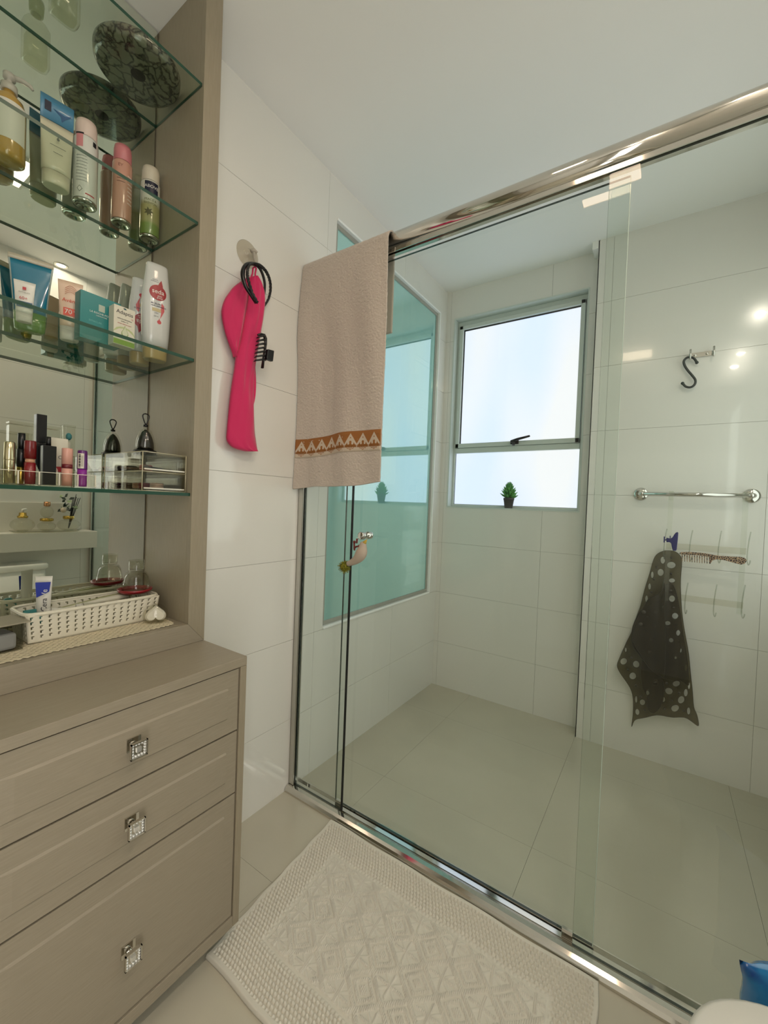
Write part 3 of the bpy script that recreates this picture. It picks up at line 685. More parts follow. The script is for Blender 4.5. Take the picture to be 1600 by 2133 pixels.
hr = thing('hook_plate', 'small chrome double hook plate above the towel bar', 'hook', (1.29, YC - .01, 1.83))
def wp(cx, cy, y): x, z = plane_map(WH, cx, cy); return (x, YC - y, z)
mb = MB(); a = wp(600, 222, .004); b = wp(712, 205, .004)
mb.box(a[0], YC - .006, 1.838, b[0], YC - .0005, 1.858)
for c in (wp(622, 221, .006), wp(682, 212, .006)): mb.sphere((c[0], YC - .007, 1.848), .006, 10, 0, (1, .5, 1))
mb.build('plate', M['chrome'], hr, bevel=.001)
for x in (a[0] - .001, b[0]):
    mb = MB(); mb.tube([(x, YC - .004, 1.849), (x, YC - .030, 1.848)], .005, 10); mb.tube([(x, YC - .030, 1.868), (x, YC - .030, 1.826)], .0042, 10); mb.build('peg', M['chrome'], hr)
mb = MB(); mb.tube(smooth_path([wp(*p) for p in ((630, 268, .022), (618, 250, .022), (600, 241, .022), (580, 246, .022), (567, 262, .022), (572, 284, .022), (588, 308, .022), (608, 331, .022), (623, 353, .022), (619, 374, .022), (600, 387, .022), (577, 384, .022), (561, 368, .022))], 4), .0048, 12)
for p in ((630, 268), (561, 368)): mb.sphere(wp(p[0], p[1], .022), .0068, 12)
tag(mb.build('s_hook', mat('dark_green_rubber', (34, 44, 40), .4)), 'dark rubber coated hook shaped like an S hanging from the chrome plate', 'hook')
# acrylic rack
def op(cx, cy, y=.060): x, z = plane_map(OH, cx, cy); return (x, YC - y, z)
ork = thing('hook_rack', 'clear acrylic hook rack hanging from the towel bar', 'rack', (1.34, YC - .06, .75))
AC = M['acry']
for x in (1.208, 1.458):
    mb = MB(); mb.box(x - .009, YC - .0645, .745 if x > 1.3 else .76, x + .009, YC - .0625, 1.2455); mb.box(x - .009, YC - .0645, 1.2425, x + .009, YC - .040, 1.2455); mb.box(x - .009, YC - .042, 1.205, x + .009, YC - .040, 1.2455)
    tag(mb.build('strap', pane_mat('strap_acrylic', (.97, .98, .96), 2.4, rough=.1), ork), 'pale strap over the bar')
for z0, z1 in ((.990, 1.0165), (.770, .796)):
    MB().box(1.199, YC - .0685, z0, 1.467, YC - .0655, z1).build('crossbar', AC, ork)
for x, z in ((1.199, 1.078), (1.290, 1.078), (1.386, 1.082), (1.478, 1.084), (1.199, .855), (1.284, .852), (1.381, .857), (1.470, .868)):
    mb = MB(); zz = z - .085
    mb.tube(smooth_path([(x, YC - .071, z), (x - .004, YC - .075, z - .03), (x - .007, YC - .073, zz + .01), (x - .007, YC - .072, zz - .03), (x - .004, YC - .082, zz - .048), (x - .002, YC - .096, zz - .040), (x - .001, YC - .100, zz - .028)], 4), .0022, 8)
    mb.build('hook', pane_mat('hook_acrylic', (.80, .82, .78), 2.0), ork)
# comb
cm = thing('comb', 'leopard print plastic comb hanging on the acrylic rack', 'comb', op(820, 860, .09))
def prism_y(pts, y, th, m=0):
    P = [op(px, py, y) for px, py in pts]; n = len(P); mb = MB()
    mb.add(P + [(p[0], p[1] + th, p[2]) for p in P], [list(range(n)), list(range(n, 2 * n))[::-1]] + [(i, i + n, (i + 1) % n + n, (i + 1) % n) for i in range(n)], m); return mb
leo = bpy.data.materials.new('leopard_print'); leo.use_nodes = True; nt = leo.node_tree; b_ = nt.nodes['Principled BSDF']; b_.inputs['Roughness'].default_value = .3
tc = nt.nodes.new('ShaderNodeTexCoord'); vo = nt.nodes.new('ShaderNodeTexVoronoi'); vo.feature = 'DISTANCE_TO_EDGE'; vo.inputs['Scale'].default_value = 130
cr_ = nt.nodes.new('ShaderNodeValToRGB'); cr_.color_ramp.elements[0].position = .08; cr_.color_ramp.elements[1].position = .14; cr_.color_ramp.elements[0].color = lin((180, 150, 120)); cr_.color_ramp.elements[1].color = lin((40, 24, 20))
nt.links.new(tc.outputs['Object'], vo.inputs['Vector']); nt.links.new(vo.outputs['Distance'], cr_.inputs[0]); nt.links.new(cr_.outputs[0], b_.inputs['Base Color'])
o = prism_y([(362, 742), (390, 726), (500, 722), (700, 738), (900, 775), (1080, 786), (1200, 790), (1262, 806), (1288, 838), (1262, 882), (1205, 897), (1100, 870), (980, 836), (880, 824), (820, 838), (790, 885), (774, 888), (768, 790), (600, 768), (380, 756)], .094, .007).build('spine', leo, cm, bevel=.001)
for i in range(11):
    cx = 395 + i * 34; t = 758 + i * 3.2
    o = prism_y([(cx, t - 4), (cx + 17, t - 3), (cx + 14, t + 92), (cx + 9, t + 96), (cx + 4, t + 92)], .093, .005).build('tooth', leo, cm)
ck = thing('squeeze_clip', 'navy blue plastic clip hanging at the left end of the acrylic rack', 'clip', op(260, 700, .09))
NV = flat('navy_plastic', (22, 24, 92), .3)
prism_y([(318, 458), (345, 450), (352, 466), (346, 540), (330, 690), (320, 708), (275, 706), (262, 660), (252, 604), (228, 590), (188, 592), (186, 528), (244, 540), (272, 524), (296, 484)], .096, .014).build('jaw', NV, ck, bevel=.002)
mb = MB(); a = op(152, 512, .094); b = op(166, 596, .094); mb.box(a[0], a[1], b[2], b[0], a[1] + .012, a[2]); p = op(160, 560, .09); q = op(200, 558, .09); mb.tube([p, q], .003, 8); p = op(240, 502, .09); q = op(240, 545, .09); mb.tube([p, q], .002, 8)
mb.build('grip', NV, ck, bevel=.001)
# perforated smoky mat
sm = thing('perforated_mat', 'smoky grey see-through shower mat with round holes hung folded from the rack', 'shower mat', (1.21, YC - .09, .14))
SMK = bpy.data.materials.new('smoky_vinyl'); SMK.use_nodes = True; nt = SMK.node_tree; nt.nodes.clear()
o_ = nt.nodes.new('ShaderNodeOutputMaterial'); mx = nt.nodes.new('ShaderNodeMixShader'); mx2 = nt.nodes.new('ShaderNodeMixShader')
tr = nt.nodes.new('ShaderNodeBsdfTransparent'); tr.inputs[0].default_value = (.54, .51, .40, 1); df = nt.nodes.new('ShaderNodeBsdfDiffuse'); df.inputs[0].default_value = lin((74, 67, 46)); gl = nt.nodes.new('ShaderNodeBsdfGlossy'); gl.inputs['Roughness'].default_value = .25
mx.inputs[0].default_value = .22; mx2.inputs[0].default_value = .03
nt.links.new(tr.outputs[0], mx.inputs[1]); nt.links.new(df.outputs[0], mx.inputs[2]); nt.links.new(mx.outputs[0], mx2.inputs[1]); nt.links.new(gl.outputs[0], mx2.inputs[2]); nt.links.new(mx2.outputs[0], o_.inputs[0])
SMD = flat('smoky_vinyl_rim', (48, 43, 30), .4)
def mpt(cx, cy): return plane_map(MH, cx, cy)
def sheet(outline, holes, y0, fold, name):
    cu = bpy.data.curves.new(name, 'CURVE'); cu.dimensions = '2D'; cu.fill_mode = 'BOTH'; cu.extrude = .0004
    def spl(pts):
        s_ = cu.splines.new('POLY'); s_.points.add(len(pts) - 1); s_.use_cyclic_u = True
        for p, q in zip(s_.points, pts): a, b = mpt(*q); p.co = (a, b, 0, 1)
    ol = smooth_path([tuple(p) + (0,) for p in outline + [outline[0]]], 3)[:-1]; spl([p[:2] for p in ol])
    for h in holes:
        rx = h[2] * 1.1; ry_ = (h[3] if len(h) > 3 else h[2]) * 1.1; spl([(h[0] + rx * math.cos(2 * PI * i / 18), h[1] + ry_ * math.sin(2 * PI * i / 18)) for i in range(18)])
    t = bpy.data.objects.new('t', cu); C.objects.link(t); me = bpy.data.meshes.new_from_object(t); C.objects.unlink(t); bpy.data.objects.remove(t)
    bm = bmesh.new(); bm.from_mesh(me)
    for i in range(24):
        bmesh.ops.bisect_plane(bm, geom=bm.verts[:] + bm.edges[:] + bm.faces[:], plane_co=(1.03 + i * .014, 0, 0), plane_no=(1, 0, 0))
    for i in range(14):
        bmesh.ops.bisect_plane(bm, geom=bm.verts[:] + bm.edges[:] + bm.faces[:], plane_co=(0, .15 + i * .06, 0), plane_no=(0, 1, 0))
    L = Vector(sm.location)
    for v_ in bm.verts:
        x, z, d = v_.co; y = YC - y0 + d + fold(x, z); v_.co = Vector((x, y, z)) - L
    bm.to_mesh(me); bm.free(); me.materials.clear(); me.materials.append(SMK)
    o = bpy.data.objects.new(name, me); C.objects.link(o); o.parent = sm
    rim = MB()
    for h in holes:
        rx = h[2] * 1.1 + 1; ry_ = (h[3] if len(h) > 3 else h[2]) * 1.1 + 1; pts = []
        for i in range(16):
            a, b = mpt(h[0] + rx * math.cos(2 * PI * i / 16), h[1] + ry_ * math.sin(2 * PI * i / 16)); pts.append((a, YC - y0 + fold(a, b), b))
        rim.tube(pts, .0007, 5, closed=True)
    pts = []
    for p in ol: a, b = mpt(p[0], p[1]); pts.append((a, YC - y0 + fold(a, b), b))
    rim.tube(pts, .0009, 5, closed=True); rim.build('moulded_rim', SMD, sm)
    return o
HA = [(805, 292, 42, 31), (812, 455, 30, 20), (692, 370, 30, 34), (715, 240, 22, 34), (603, 395, 13, 32), (575, 518, 13, 30), (543, 648, 13, 32), (300, 1310, 31), (432, 1348, 32), (395, 1475, 33), (780, 1625, 36, 31), (858, 1545, 36, 27), (910, 1725, 32, 35), (845, 1805, 38, 32), (960, 1655, 19, 36), (994, 1580, 11, 34), (990, 1850, 16, 34), (960, 1390, 13, 34), (445, 1850, 20, 28), (500, 1740, 26, 27), (432, 1720, 11, 32), (322, 1190, 9, 22)]
HB = [(812, 645, 30, 33), (845, 825, 30, 32), (877, 1003, 20, 32), (765, 905, 30, 24), (803, 1083, 23, 24), (906, 1190, 9, 26), (850, 1265, 12, 18)]
HC = [(637, 1525, 23, 19), (556, 1635, 17, 30), (722, 1722, 16, 24)]
foldA = lambda x, z: .010 * math.cos((x - 1.2) * 60) * min(1, (1.0 - z) * 2) + .004
sheet([(735, 138), (830, 142), (895, 185), (918, 250), (906, 420), (905, 560), (918, 780), (945, 980), (990, 1230), (1012, 1450), (1032, 1640), (1045, 1800), (1078, 1880), (1094, 1990), (1030, 1962), (940, 1918), (770, 1896), (600, 1896), (480, 1912), (412, 1948), (383, 2018), (396, 1900), (400, 1750), (382, 1640), (325, 1530), (258, 1420), (232, 1350), (262, 1260), (330, 1110), (385, 1000), (440, 830), (480, 720), (520, 560), (575, 380), (618, 230), (665, 168)], HA + HB + HC, .045, foldA, 'outer_fold')
sheet([(735, 500), (785, 472), (832, 508), (868, 620), (905, 800), (930, 1000), (968, 1240), (990, 1480), (980, 1560), (900, 1500), (760, 1492), (650, 1440), (540, 1335), (470, 1240), (400, 1140), (384, 1050), (400, 930), (450, 815), (505, 740), (600, 700), (700, 640)], HB, .062, lambda x, z: .006 * math.sin((x - 1.2) * 70), 'inner_fold')
sheet([(500, 1270), (545, 1330), (640, 1425), (715, 1500), (728, 1620), (705, 1740), (630, 1832), (560, 1800), (540, 1650), (500, 1560), (486, 1400)], HC[:2], .070, lambda x, z: .004 * math.sin((x - 1.2) * 90), 'lower_flap')
sheet([(560, 640), (700, 560), (735, 520), (735, 1380), (690, 1440), (560, 1340), (500, 1240), (420, 1130), (395, 1040), (430, 880)], [], .078, lambda x, z: .005 * math.sin((x - 1.2) * 50), 'middle_fold')
mb = MB(); ms = MB()
for cx, cy in ((805, 210), (802, 378), (800, 555), (650, 312), (622, 438), (596, 572), (582, 690), (385, 1262), (348, 1388), (430, 1555), (755, 1530), (885, 1632), (810, 1712), (935, 1820), (735, 1800), (597, 1715), (525, 1812), (556, 832), (530, 975), (512, 1110), (830, 735), (858, 915), (882, 1090), (480, 1672)):
    a, b = mpt(cx, cy); yy = .088; MB().sphere((a, YC - .062, b), .0052, 10, 0, (1, .7, 1)).build('suction_cup', SMD, sm)
for cx, cy in ((515, 772), (640, 775), (485, 900), (625, 912), (605, 1058), (578, 1190)):
    a, b = mpt(cx, cy); MB().sphere((a, YC - .080, b), .0085, 12, 0, (1, .25, 1)).build('suction_cup', SMD, sm)  # flat dark discs added where the mat's doubled holes look dark
# plant on the window sill
pl = thing('potted_succulent', 'small green succulent in a dark grey pot on the window sill', 'plant', (.4345, YB + .026, BZ0 + .0005))
px_, py_, pz = .4345, YB + .026, BZ0 + .0008
MB().lathe([(.0005, pz), (.022, pz), (.0225, pz + .004), (.029, pz + .050), (.0305, pz + .050), (.0305, pz + .062), (.027, pz + .062), (.026, pz + .052), (.0005, pz + .052)], 28, (px_, py_)).build('pot', M['pot'], pl)
random.seed(11)
for i in range(46):
    t = i / 45; a = i * 2.39996; elev = .25 + 1.15 * t; L = .052 - .012 * t; rb = .004; zb = pz + .056 + .052 * t; n = 6
    d = Vector((math.cos(a) * math.cos(elev), math.sin(a) * math.cos(elev), math.sin(elev))); p0 = Vector((px_, py_, zb)) + Vector((d.x, d.y, 0)) * .003
    mb = MB(); mb.tube([p0, p0 + d * L * .35 + Vector((0, 0, .001)), p0 + d * L * .7 + Vector((0, 0, .005)), p0 + d * L + Vector((0, 0, .010))], [.003, .0062, .0055, .0008], 6)
    mb.build('leaf', M['leaf'], pl)
MB().tube([(px_, py_, pz + .05), (px_, py_, pz + .112)], .005, 8).build('stem', M['leaf'], pl)

# ------------------------------------------------------------------ goods on the glass shelves
def root(name, label, cat, x, y, z, rz=0, group=None): return thing(name, label, cat, (x, y, z), math.radians(rz), group)
LB = dict(local=True)
STEEL = M['chrome']
# round dish, top shelf
ds = root('round_dish', 'round dark marbled dish with crackled pattern seen from below on the top shelf', 'dish', .012, .520, ZT[0])
dm = bpy.data.materials.new('crackled_glass'); dm.use_nodes = True; nt = dm.node_tree; b_ = nt.nodes['Principled BSDF']; b_.inputs['Roughness'].default_value = .15; b_.inputs['Coat Weight'].default_value = .6
tc = nt.nodes.new('ShaderNodeTexCoord'); nz = nt.nodes.new('ShaderNodeTexNoise'); nz.inputs['Scale'].default_value = 14; nz.inputs['Detail'].default_value = 6
mxv = nt.nodes.new('ShaderNodeMixRGB'); mxv.inputs[0].default_value = .12; vo = nt.nodes.new('ShaderNodeTexVoronoi'); vo.feature = 'DISTANCE_TO_EDGE'; vo.inputs['Scale'].default_value = 34
cr_ = nt.nodes.new('ShaderNodeValToRGB'); cr_.color_ramp.elements[0].position = .0; cr_.color_ramp.elements[1].position = .14; cr_.color_ramp.elements[0].color = lin((24, 22, 18)); cr_.color_ramp.elements[1].color = lin((116, 114, 98))
nt.links.new(tc.outputs['Object'], nz.inputs[0]); nt.links.new(tc.outputs['Object'], mxv.inputs[1]); nt.links.new(nz.outputs['Color'], mxv.inputs[2]); nt.links.new(mxv.outputs[0], vo.inputs['Vector']); nt.links.new(vo.outputs['Distance'], cr_.inputs[0]); nt.links.new(cr_.outputs[0], b_.inputs['Base Color'])
MB().lathe([(.0005, .002), (.078, .0), (.090, .003), (.096, .010), (.0975, .022), (.0975, .027), (.094, .027), (.091, .012), (.070, .007), (.0005, .007)], 56).build('bowl', dm, ds, **LB)
MB().lathe([(.0005, -.0003 + .001), (.016, .0007), (.017, .0017), (.0005, .0019)], 20).build('base_disc', M['dark'], ds, **LB)
# clear perfume bottle, top shelf
pb = root('perfume_bottle', 'clear glass perfume bottle standing on the top shelf left of the round dish', 'bottle', .0, .366, ZT[0])
MB().loft([(.0, .022, .018, 4), (.004, .027, .022, 4), (.09, .027, .022, 4), (.104, .020, .016, 3), (.112, .010, .010, 2), (.122, .010, .010, 2)], 28).build('bottle', M['glass'], pb, **LB)
MB().loft([(.005, .022, .017, 4), (.058, .022, .017, 4)], 24).build('liquid', pane_mat('pale_liquid', (.93, .93, .86), .6), pb, **LB)
MB().lathe([(.011, .123), (.014, .124), (.016, .150), (.015, .158), (.0005, .159)], 20).build('stopper', pane_mat('stopper', (.7, .72, .6), 1.2), pb, **LB)
# pump bottle
pp = root('pump_bottle', 'amber pump bottle with a white label at the left end of the second shelf', 'bottle', -.052, .286, ZT[1], -20)
MB().lathe([(.0005, .001), (.024, .0), (.029, .004), (.030, .012), (.030, .115), (.026, .132), (.013, .144), (.012, .152)], 32).build('bottle', mat('amber_soap', (168, 132, 52), .15, coat=1), pp, **LB)
MB().patch(.0305, -1.2, 1.2, .036, .118).build('label_sheet', mat('white_label', (200, 196, 182), .45), pp, **LB)
MB().patch(.0308, -.9, -.6, .04, .112).build('label_stripe', M['gold'], pp, **LB)
mb = MB(); mb.lathe([(.013, .151), (.0145, .152), (.0145, .166), (.006, .169), (.005, .178), (.011, .180), (.011, .190), (.0005, .192)], 20)
mb.tube([(0, .0, .186), (.004, .022, .187), (.006, .036, .182), (.006, .040, .176)], [.006, .005, .004, .003], 8); mb.build('pump_head', mat('clear_pump', (186, 182, 168), .2, alpha=.7), pp, **LB)
# cream tube with blue top
ct = root('cosmetic_tube', 'cream lotion tube with blue printed top on the second shelf', 'tube', -.052, .373, ZT[1], -8)
def sqz(z0, z1, hw0, hd0, hw1, k=10, pw=2.0):
    return [(z0 + (z1 - z0) * i / k, hw0 + (hw1 - hw0) * (i / k) ** 1.3, max(.0008, hd0 * (1 - (i / k) ** 1.15)), pw) for i in range(k + 1)]
CRM = flat('cream_tube', (196, 190, 164), .3, coat=.5)
MB().loft([(0, .023, .017, 2.4), (.003, .026, .0185, 2.4), (.030, .027, .019, 2.4)], 32).build('cap', CRM, ct, **LB)
MB().loft(sqz(.031, .150, .028, .019, .0315), 32).build('body', CRM, ct, **LB)
MB().loft([(.150, .0316, .0030, 2), (.19, .0318, .0012, 2), (.205, .0318, .0008, 2)], 32).build('blue_top', flat('blue_print', (62, 120, 152), .35, coat=.4), ct, **LB)
mb = MB(); decal(mb, rect(.012, .022), .0030, -.018, .180); mb.build('logo', flat('navy_print', (16, 22, 48), .4), ct, **LB)
mb = MB(); decal(mb, [(-.018, .008), (.004, .004), (.018, .012), (.006, -.002), (-.002, -.014), (-.004, -.002)], .0030, .010, .172); mb.build('logo', flat('deep_blue_print', (26, 78, 120), .4), ct, **LB)
mb = MB(); flat('grey_print', (92, 96, 86), .5); decal(mb, rect(.030, .0012), .0162, 0, .088); decal(mb, rect(.018, .0012), .0176, 0, .072); mb.build('print_line', M['grey_print'], ct, **LB)
mb = MB(); decal(mb, [(-.003, 0), (0, .006), (.003, 0), (.002, -.003), (-.002, -.003)], .0165, 0, .105); mb.build('logo', M['grey_print'], ct, **LB)
# spray cans
def can(name, label, x, y, r, h, body, cap, group, rz=-24, nozzle=False):
    t = root(name, label, 'spray can', x, y, ZT[1], rz, group)
    MB().lathe([(.0005, .007), (r * .62, .0055), (r * .78, .001), (r * .95, .0), (r, .004), (r * .985, .007)], 36).build('base_ring', STEEL, t, **LB)
    MB().lathe([(r * .985, .0072), (r, .009), (r, h * .755), (r * .95, h * .772), (r * .86, h * .785)], 36).build('body', body, t, **LB)
    MB().lathe([(r * .86, h * .786), (r * .89, h * .79), (r * .88, h * .93), (r * .80, h * .985), (r * .5, h), (.0005, h * 1.001)], 36).build('cap', cap, t, **LB)
    return t
gr = 'spray cans on the second shelf'
WH_ = flat('white_lacquer', (206, 204, 196), .2, coat=.8)
c1 = can('spray_can', 'white spray can with pink and black print on the second shelf', -.060, .435, .0258, .205, WH_, flat('pale_pink_cap', (208, 188, 176), .4), gr)
MB().patch(.0261, -.75, -.15, .128, .160).build('label_patch', flat('pink_print', (196, 128, 130), .4), c1, **LB)
MB().patch(.0262, -.8, -.1, .158, .162).build('label_patch', flat('black_print', (14, 14, 22), .4), c1, **LB)
MB().patch(.0261, .65, 1.0, .140, .152).build('label_patch', M['black_print'], c1, **LB)
MB().patch(.0261, .1, .9, .016, .019).build('label_patch', flat('red_print', (176, 44, 52), .4), c1, **LB)
mb = MB(); 
for s_ in (1.0, .8): decal(mb, [(-.006 * s_, 0), (0, -.008 * s_), (.006 * s_, 0), (0, .008 * s_)], .0261 + (1 - s_) * .0006, -.009, .026, 0 if s_ == 1 else 1, bend=.0261)
mb.build('warning_mark', [M['grey_print'], WH_], c1, **LB)
for i in range(9): MB().patch(.0261, -.7, .25 - .05 * (i % 3), .046 + i * .0075, .0475 + i * .0075).build('print_line', flat('pale_grey_print', (150, 150, 146), .5), c1, **LB)
PKC = flat('pink_lacquer', (190, 140, 120), .22, coat=.8)
c2 = can('spray_can', 'pink spray can with a pink cap on the second shelf', -.058, .5185, .0235, .205, PKC, flat('pink_cap', (192, 118, 122), .35), gr)
text('EY', .011, flat('rose_print', (120, 70, 60), .5), c2, .0237, -.004, .143, bend=.0236)
for i in range(8): MB().patch(.0238, .55, 1.15, .05 + i * .010, .0535 + i * .010).build('print_line', flat('rose_pale_print', (208, 180, 170), .5), c2, **LB)
for i in range(3): MB().patch(.0238, -.5, .3, .10 + i * .008, .1015 + i * .008).build('print_line', M['rose_print'], c2, **LB)
GRN = mat('green_gradient_can', (190, 190, 178), .22, coat=.8)
nt = GRN.node_tree; tc = nt.nodes.new('ShaderNodeTexCoord'); sx = nt.nodes.new('ShaderNodeSeparateXYZ'); cr_ = nt.nodes.new('ShaderNodeValToRGB'); mr = nt.nodes.new('ShaderNodeMapRange'); mr.inputs['From Min'].default_value = 0; mr.inputs['From Max'].default_value = .155
e_ = cr_.color_ramp.elements; e_[0].position = 0; e_[0].color = lin((116, 140, 66)); e_[1].position = 1; e_[1].color = lin((206, 204, 190)); q = e_.new(.22); q.color = lin((120, 142, 70)); q = e_.new(.28); q.color = lin((160, 156, 104)); q = e_.new(.55); q.color = lin((168, 160, 110)); q = e_.new(.66); q.color = lin((204, 202, 188))
nt.links.new(tc.outputs['Object'], sx.inputs[0]); nt.links.new(sx.outputs[2], mr.inputs[0]); nt.links.new(mr.outputs[0], cr_.inputs[0]); nt.links.new(cr_.outputs[0], nt.nodes['Principled BSDF'].inputs['Base Color'])
c3 = can('spray_can', 'white and olive green spray can with a black brand panel beside the cabinet side', -.060, .5925, .0248, .200, GRN, flat('ivory_cap', (204, 196, 176), .35), gr)
MB().patch(.0251, -.62, .78, .118, .150).build('label_patch', M['navy_print'], c3, **LB)
text('ABOVE', .0115, flat('white_print', (220, 218, 210), .5), c3, .0253, .002, .136, bend=.0252)
text('PEACE &', .0082, flat('olive_print', (112, 108, 60), .5), c3, .0252, 0, .100, bend=.025); text('FASHION', .0082, M['olive_print'], c3, .0252, 0, .090, bend=.025)
mb = MB()
for k in range(7):
    a = k * 2 * PI / 7; decal(mb, [(.006 * math.cos(a + .5) * 1.0, .006 * math.sin(a + .5)), (.013 * math.cos(a), .013 * math.sin(a)), (.006 * math.cos(a - .5), .006 * math.sin(a - .5)), (0, 0)], .0251, -.004, .066, bend=.025)
mb.build('printed_flower', flat('dark_olive_print', (84, 80, 48), .5), c3, **LB)

# third shelf
z3 = ZT[2]
t3 = root('gel_tube', 'large clear gel tube with teal label and green base on the third shelf', 'tube', -.050, .330, z3, -18)
MB().loft([(.0, .022, .012, 2.2), (.004, .027, .016, 2.2), (.020, .0285, .017, 2.2), (.042, .030, .016, 2.2)], 32).build('green_base', mat('green_gel', (84, 128, 52), .2, coat=.8), t3, **LB)
MB().loft(sqz(.0422, .158, .0302, .0158, .040), 32).build('body', mat('teal_gel', (24, 108, 134), .25, coat=.7), t3, **LB)
MB().loft([(.158, .0402, .0014), (.170, .0405, .0010)], 32).build('crimped_end', mat('clear_crimp', (176, 168, 148), .3), t3, **LB)
for s_ in (-1, 1):
    mb = MB(); mb.grid(lambda u, v: ((.0155 * (1 - (v) ** 1.15)) * math.cos(s_ * (1.15 + .25 * u)) + .0006, (.0302 + .0098 * v ** 1.3) * math.sin(s_ * (1.15 + .25 * u)) * 1.005, .0422 + .1158 * v), 3, 14)
    mb.build('clear_edge', flat('tube_edge', (140, 152, 146), .3), t3, **LB)
t4 = root('sunscreen_tube', 'small white sunscreen tube with red logo and blue band in front of the teal tube', 'tube', .012, .303, z3, -20)
MB().loft([(0, .0125, .008, 2.4), (.002, .0135, .009, 2.4), (.018, .0140, .009, 2.4)], 28).build('cap', flat('white_cap', (196, 192, 182), .35), t4, **LB)
MB().loft(sqz(.0182, .088, .0142, .0088, .0185), 28).build('body', flat('white_tube', (210, 206, 196), .3, coat=.4), t4, **LB)
mb = MB(); decal(mb, rect(.006, .006), .0052, 0, .071); mb.build('logo', M['red_print'], t4, **LB)
mb = MB(); decal(mb, rect(.026, .012), .0078, .001, .036); mb.build('blue_band', flat('steel_blue_print', (34, 74, 104), .4), t4, **LB)
text('ANTHELIOS', .0036, M['grey_print'], t4, .0062, 0, .062); text('60+', .009, M['red_print'], t4, .0076, -.001, .049)
t5 = root('sunscreen_tube', 'peach sunscreen tube with an orange 70 block on the third shelf', 'tube', -.028, .399, z3, -20)
MB().loft([(0, .0165, .011, 2.4), (.003, .0185, .0125, 2.4), (.032, .0192, .0125, 2.4)], 28).build('cap', flat('white_cap', (196, 192, 182), .35), t5, **LB)
PE = flat('peach_tube', (218, 188, 164), .3, coat=.4); MB().loft(sqz(.0322, .142, .0194, .0122, .0245), 28).build('body', PE, t5, **LB)
OR = flat('orange_print', (206, 66, 34), .4)
mb = MB(); decal(mb, rect(.031, .018), .0110, .003, .066); mb.build('colour_block', OR, t5, **LB)
text('70', .015, flat('white_print', (220, 218, 210), .5), t5, .0114, -.003, .066); text('Av\u00e8ne', .012, OR, t5, .0072, 0, .094)
text('SPF', .004, M['white_print'], t5, .0114, .010, .069)
mb = MB()
for k in range(4): mb.tube([(.0068 - k * .0009 - i * .0001, -.010 + .022 * i / 12, .108 + k * .005 + .008 * math.sin(PI * i / 12)) for i in range(13)], .0004, 4)
mb.build('printed_waves', flat('coral_print', (206, 130, 100), .5), t5, **LB)
text('trés haute protection', .0036, M['grey_print'], t5, .0122, .001, .053)
# teal carton
def carton(name, label, x0, y0, x1, y1, z, h, m, rz=0):
    t = root(name, label, 'box', x1, (y0 + y1) / 2, z, rz); hw = (y1 - y0) / 2
    MB().box(x0 - x1, -hw, 0, 0, hw, h).build('carton', m, t, bevel=.0006, local=True); return t
t6 = carton('medicine_box', 'teal skincare carton with a pale square logo on the third shelf', .000, .399, .032, .4855, z3, .110, mat('teal_card', (14, 118, 118), .35, coat=.3))
mb = MB(); decal(mb, rect(.013, .016), 0, .001, .082); mb.build('logo', flat('silver_print', (170, 180, 165), .4), t6, local=True)
text('LA ROCHE-POSAY', .0062, M['white_print'], t6, .0004, .001, .068); text('LABORATOIRE', .0036, M['white_print'], t6, .0004, .001, .062); text('EFFACLAR', .0060, flat('pale_teal_print', (110, 176, 170), .5), t6, .0004, -.012, .046); text('gel moussant purifiant', .0040, M['pale_teal_print'], t6, .0004, .004, .034)
t7 = carton('medicine_box', 'small white and green medicine carton with a droplet picture standing in front', .034, .4575, .062, .5055, z3, .094, flat('white_card', (206, 200, 182), .4))
text('Adaptis', .0125, flat('dark_print', (40, 34, 44), .5), t7, .0004, 0, .0795); text('1%', .005, flat('red_print', (176, 44, 52), .4), t7, .0004, .017, .0695)
text('carboximetilcelulose', .0042, M['dark_print'], t7, .0004, 0, .064, squeeze=.95); text('sódica 1%', .0042, M['dark_print'], t7, .0004, 0, .0585)
text('solu\u00e7\u00e3o oft\u00e1lmica est\u00e9ril', .0032, M['red_print'], t7, .0004, 0, .0525)
mb = MB(); decal(mb, [(-.0238, .010), (-.018, .018), (-.010, .022), (0, .0235), (.010, .022), (.018, .018), (.0238, .010), (.0238, .0), (-.0238, .0)], 0, 0, .022)
mb.build('printed_hill', flat('pale_green_print', (172, 180, 130), .5), t7, local=True)
mb = MB(); decal(mb, [(-.0236, .006), (-.012, .015), (0, .018), (.010, .015), (.020, .008), (.0236, .002), (.0236, -.004), (-.0236, -.004)], .0003, 0, .024); mb.build('printed_hill', M['white_card'], t7, local=True)
mb = MB(); dr_ = [(0, .018), (.003, .009), (.0075, .001), (.008, -.004), (.0055, -.009), (0, -.011), (-.0055, -.009), (-.008, -.004), (-.0075, .001), (-.003, .009)]
decal(mb, dr_, .0006, .001, .032, 0); decal(mb, [(a * .8, b * .8) for a, b in dr_], .0010, .001, .033, 1); mb.build('printed_drop', [flat('drop_green', (140, 156, 98), .4), flat('drop_pale', (196, 198, 170), .3)], t7, local=True)
mb = MB(); decal(mb, rect(.0474, .012), .0003, 0, .0075); mb.build('green_band', flat('leaf_green_print', (126, 160, 46), .4), t7, local=True)
mb = MB(); decal(mb, [(-.004, .001), (0, .003), (.005, 0), (0, -.0015)], .0003, .0, .089); mb.build('logo', flat('dark_teal_print', (24, 70, 70), .4), t7, local=True)
t8 = root('small_jar', 'small bottle with a grey cap half hidden behind the teal carton', 'bottle', -.035, .492, z3)
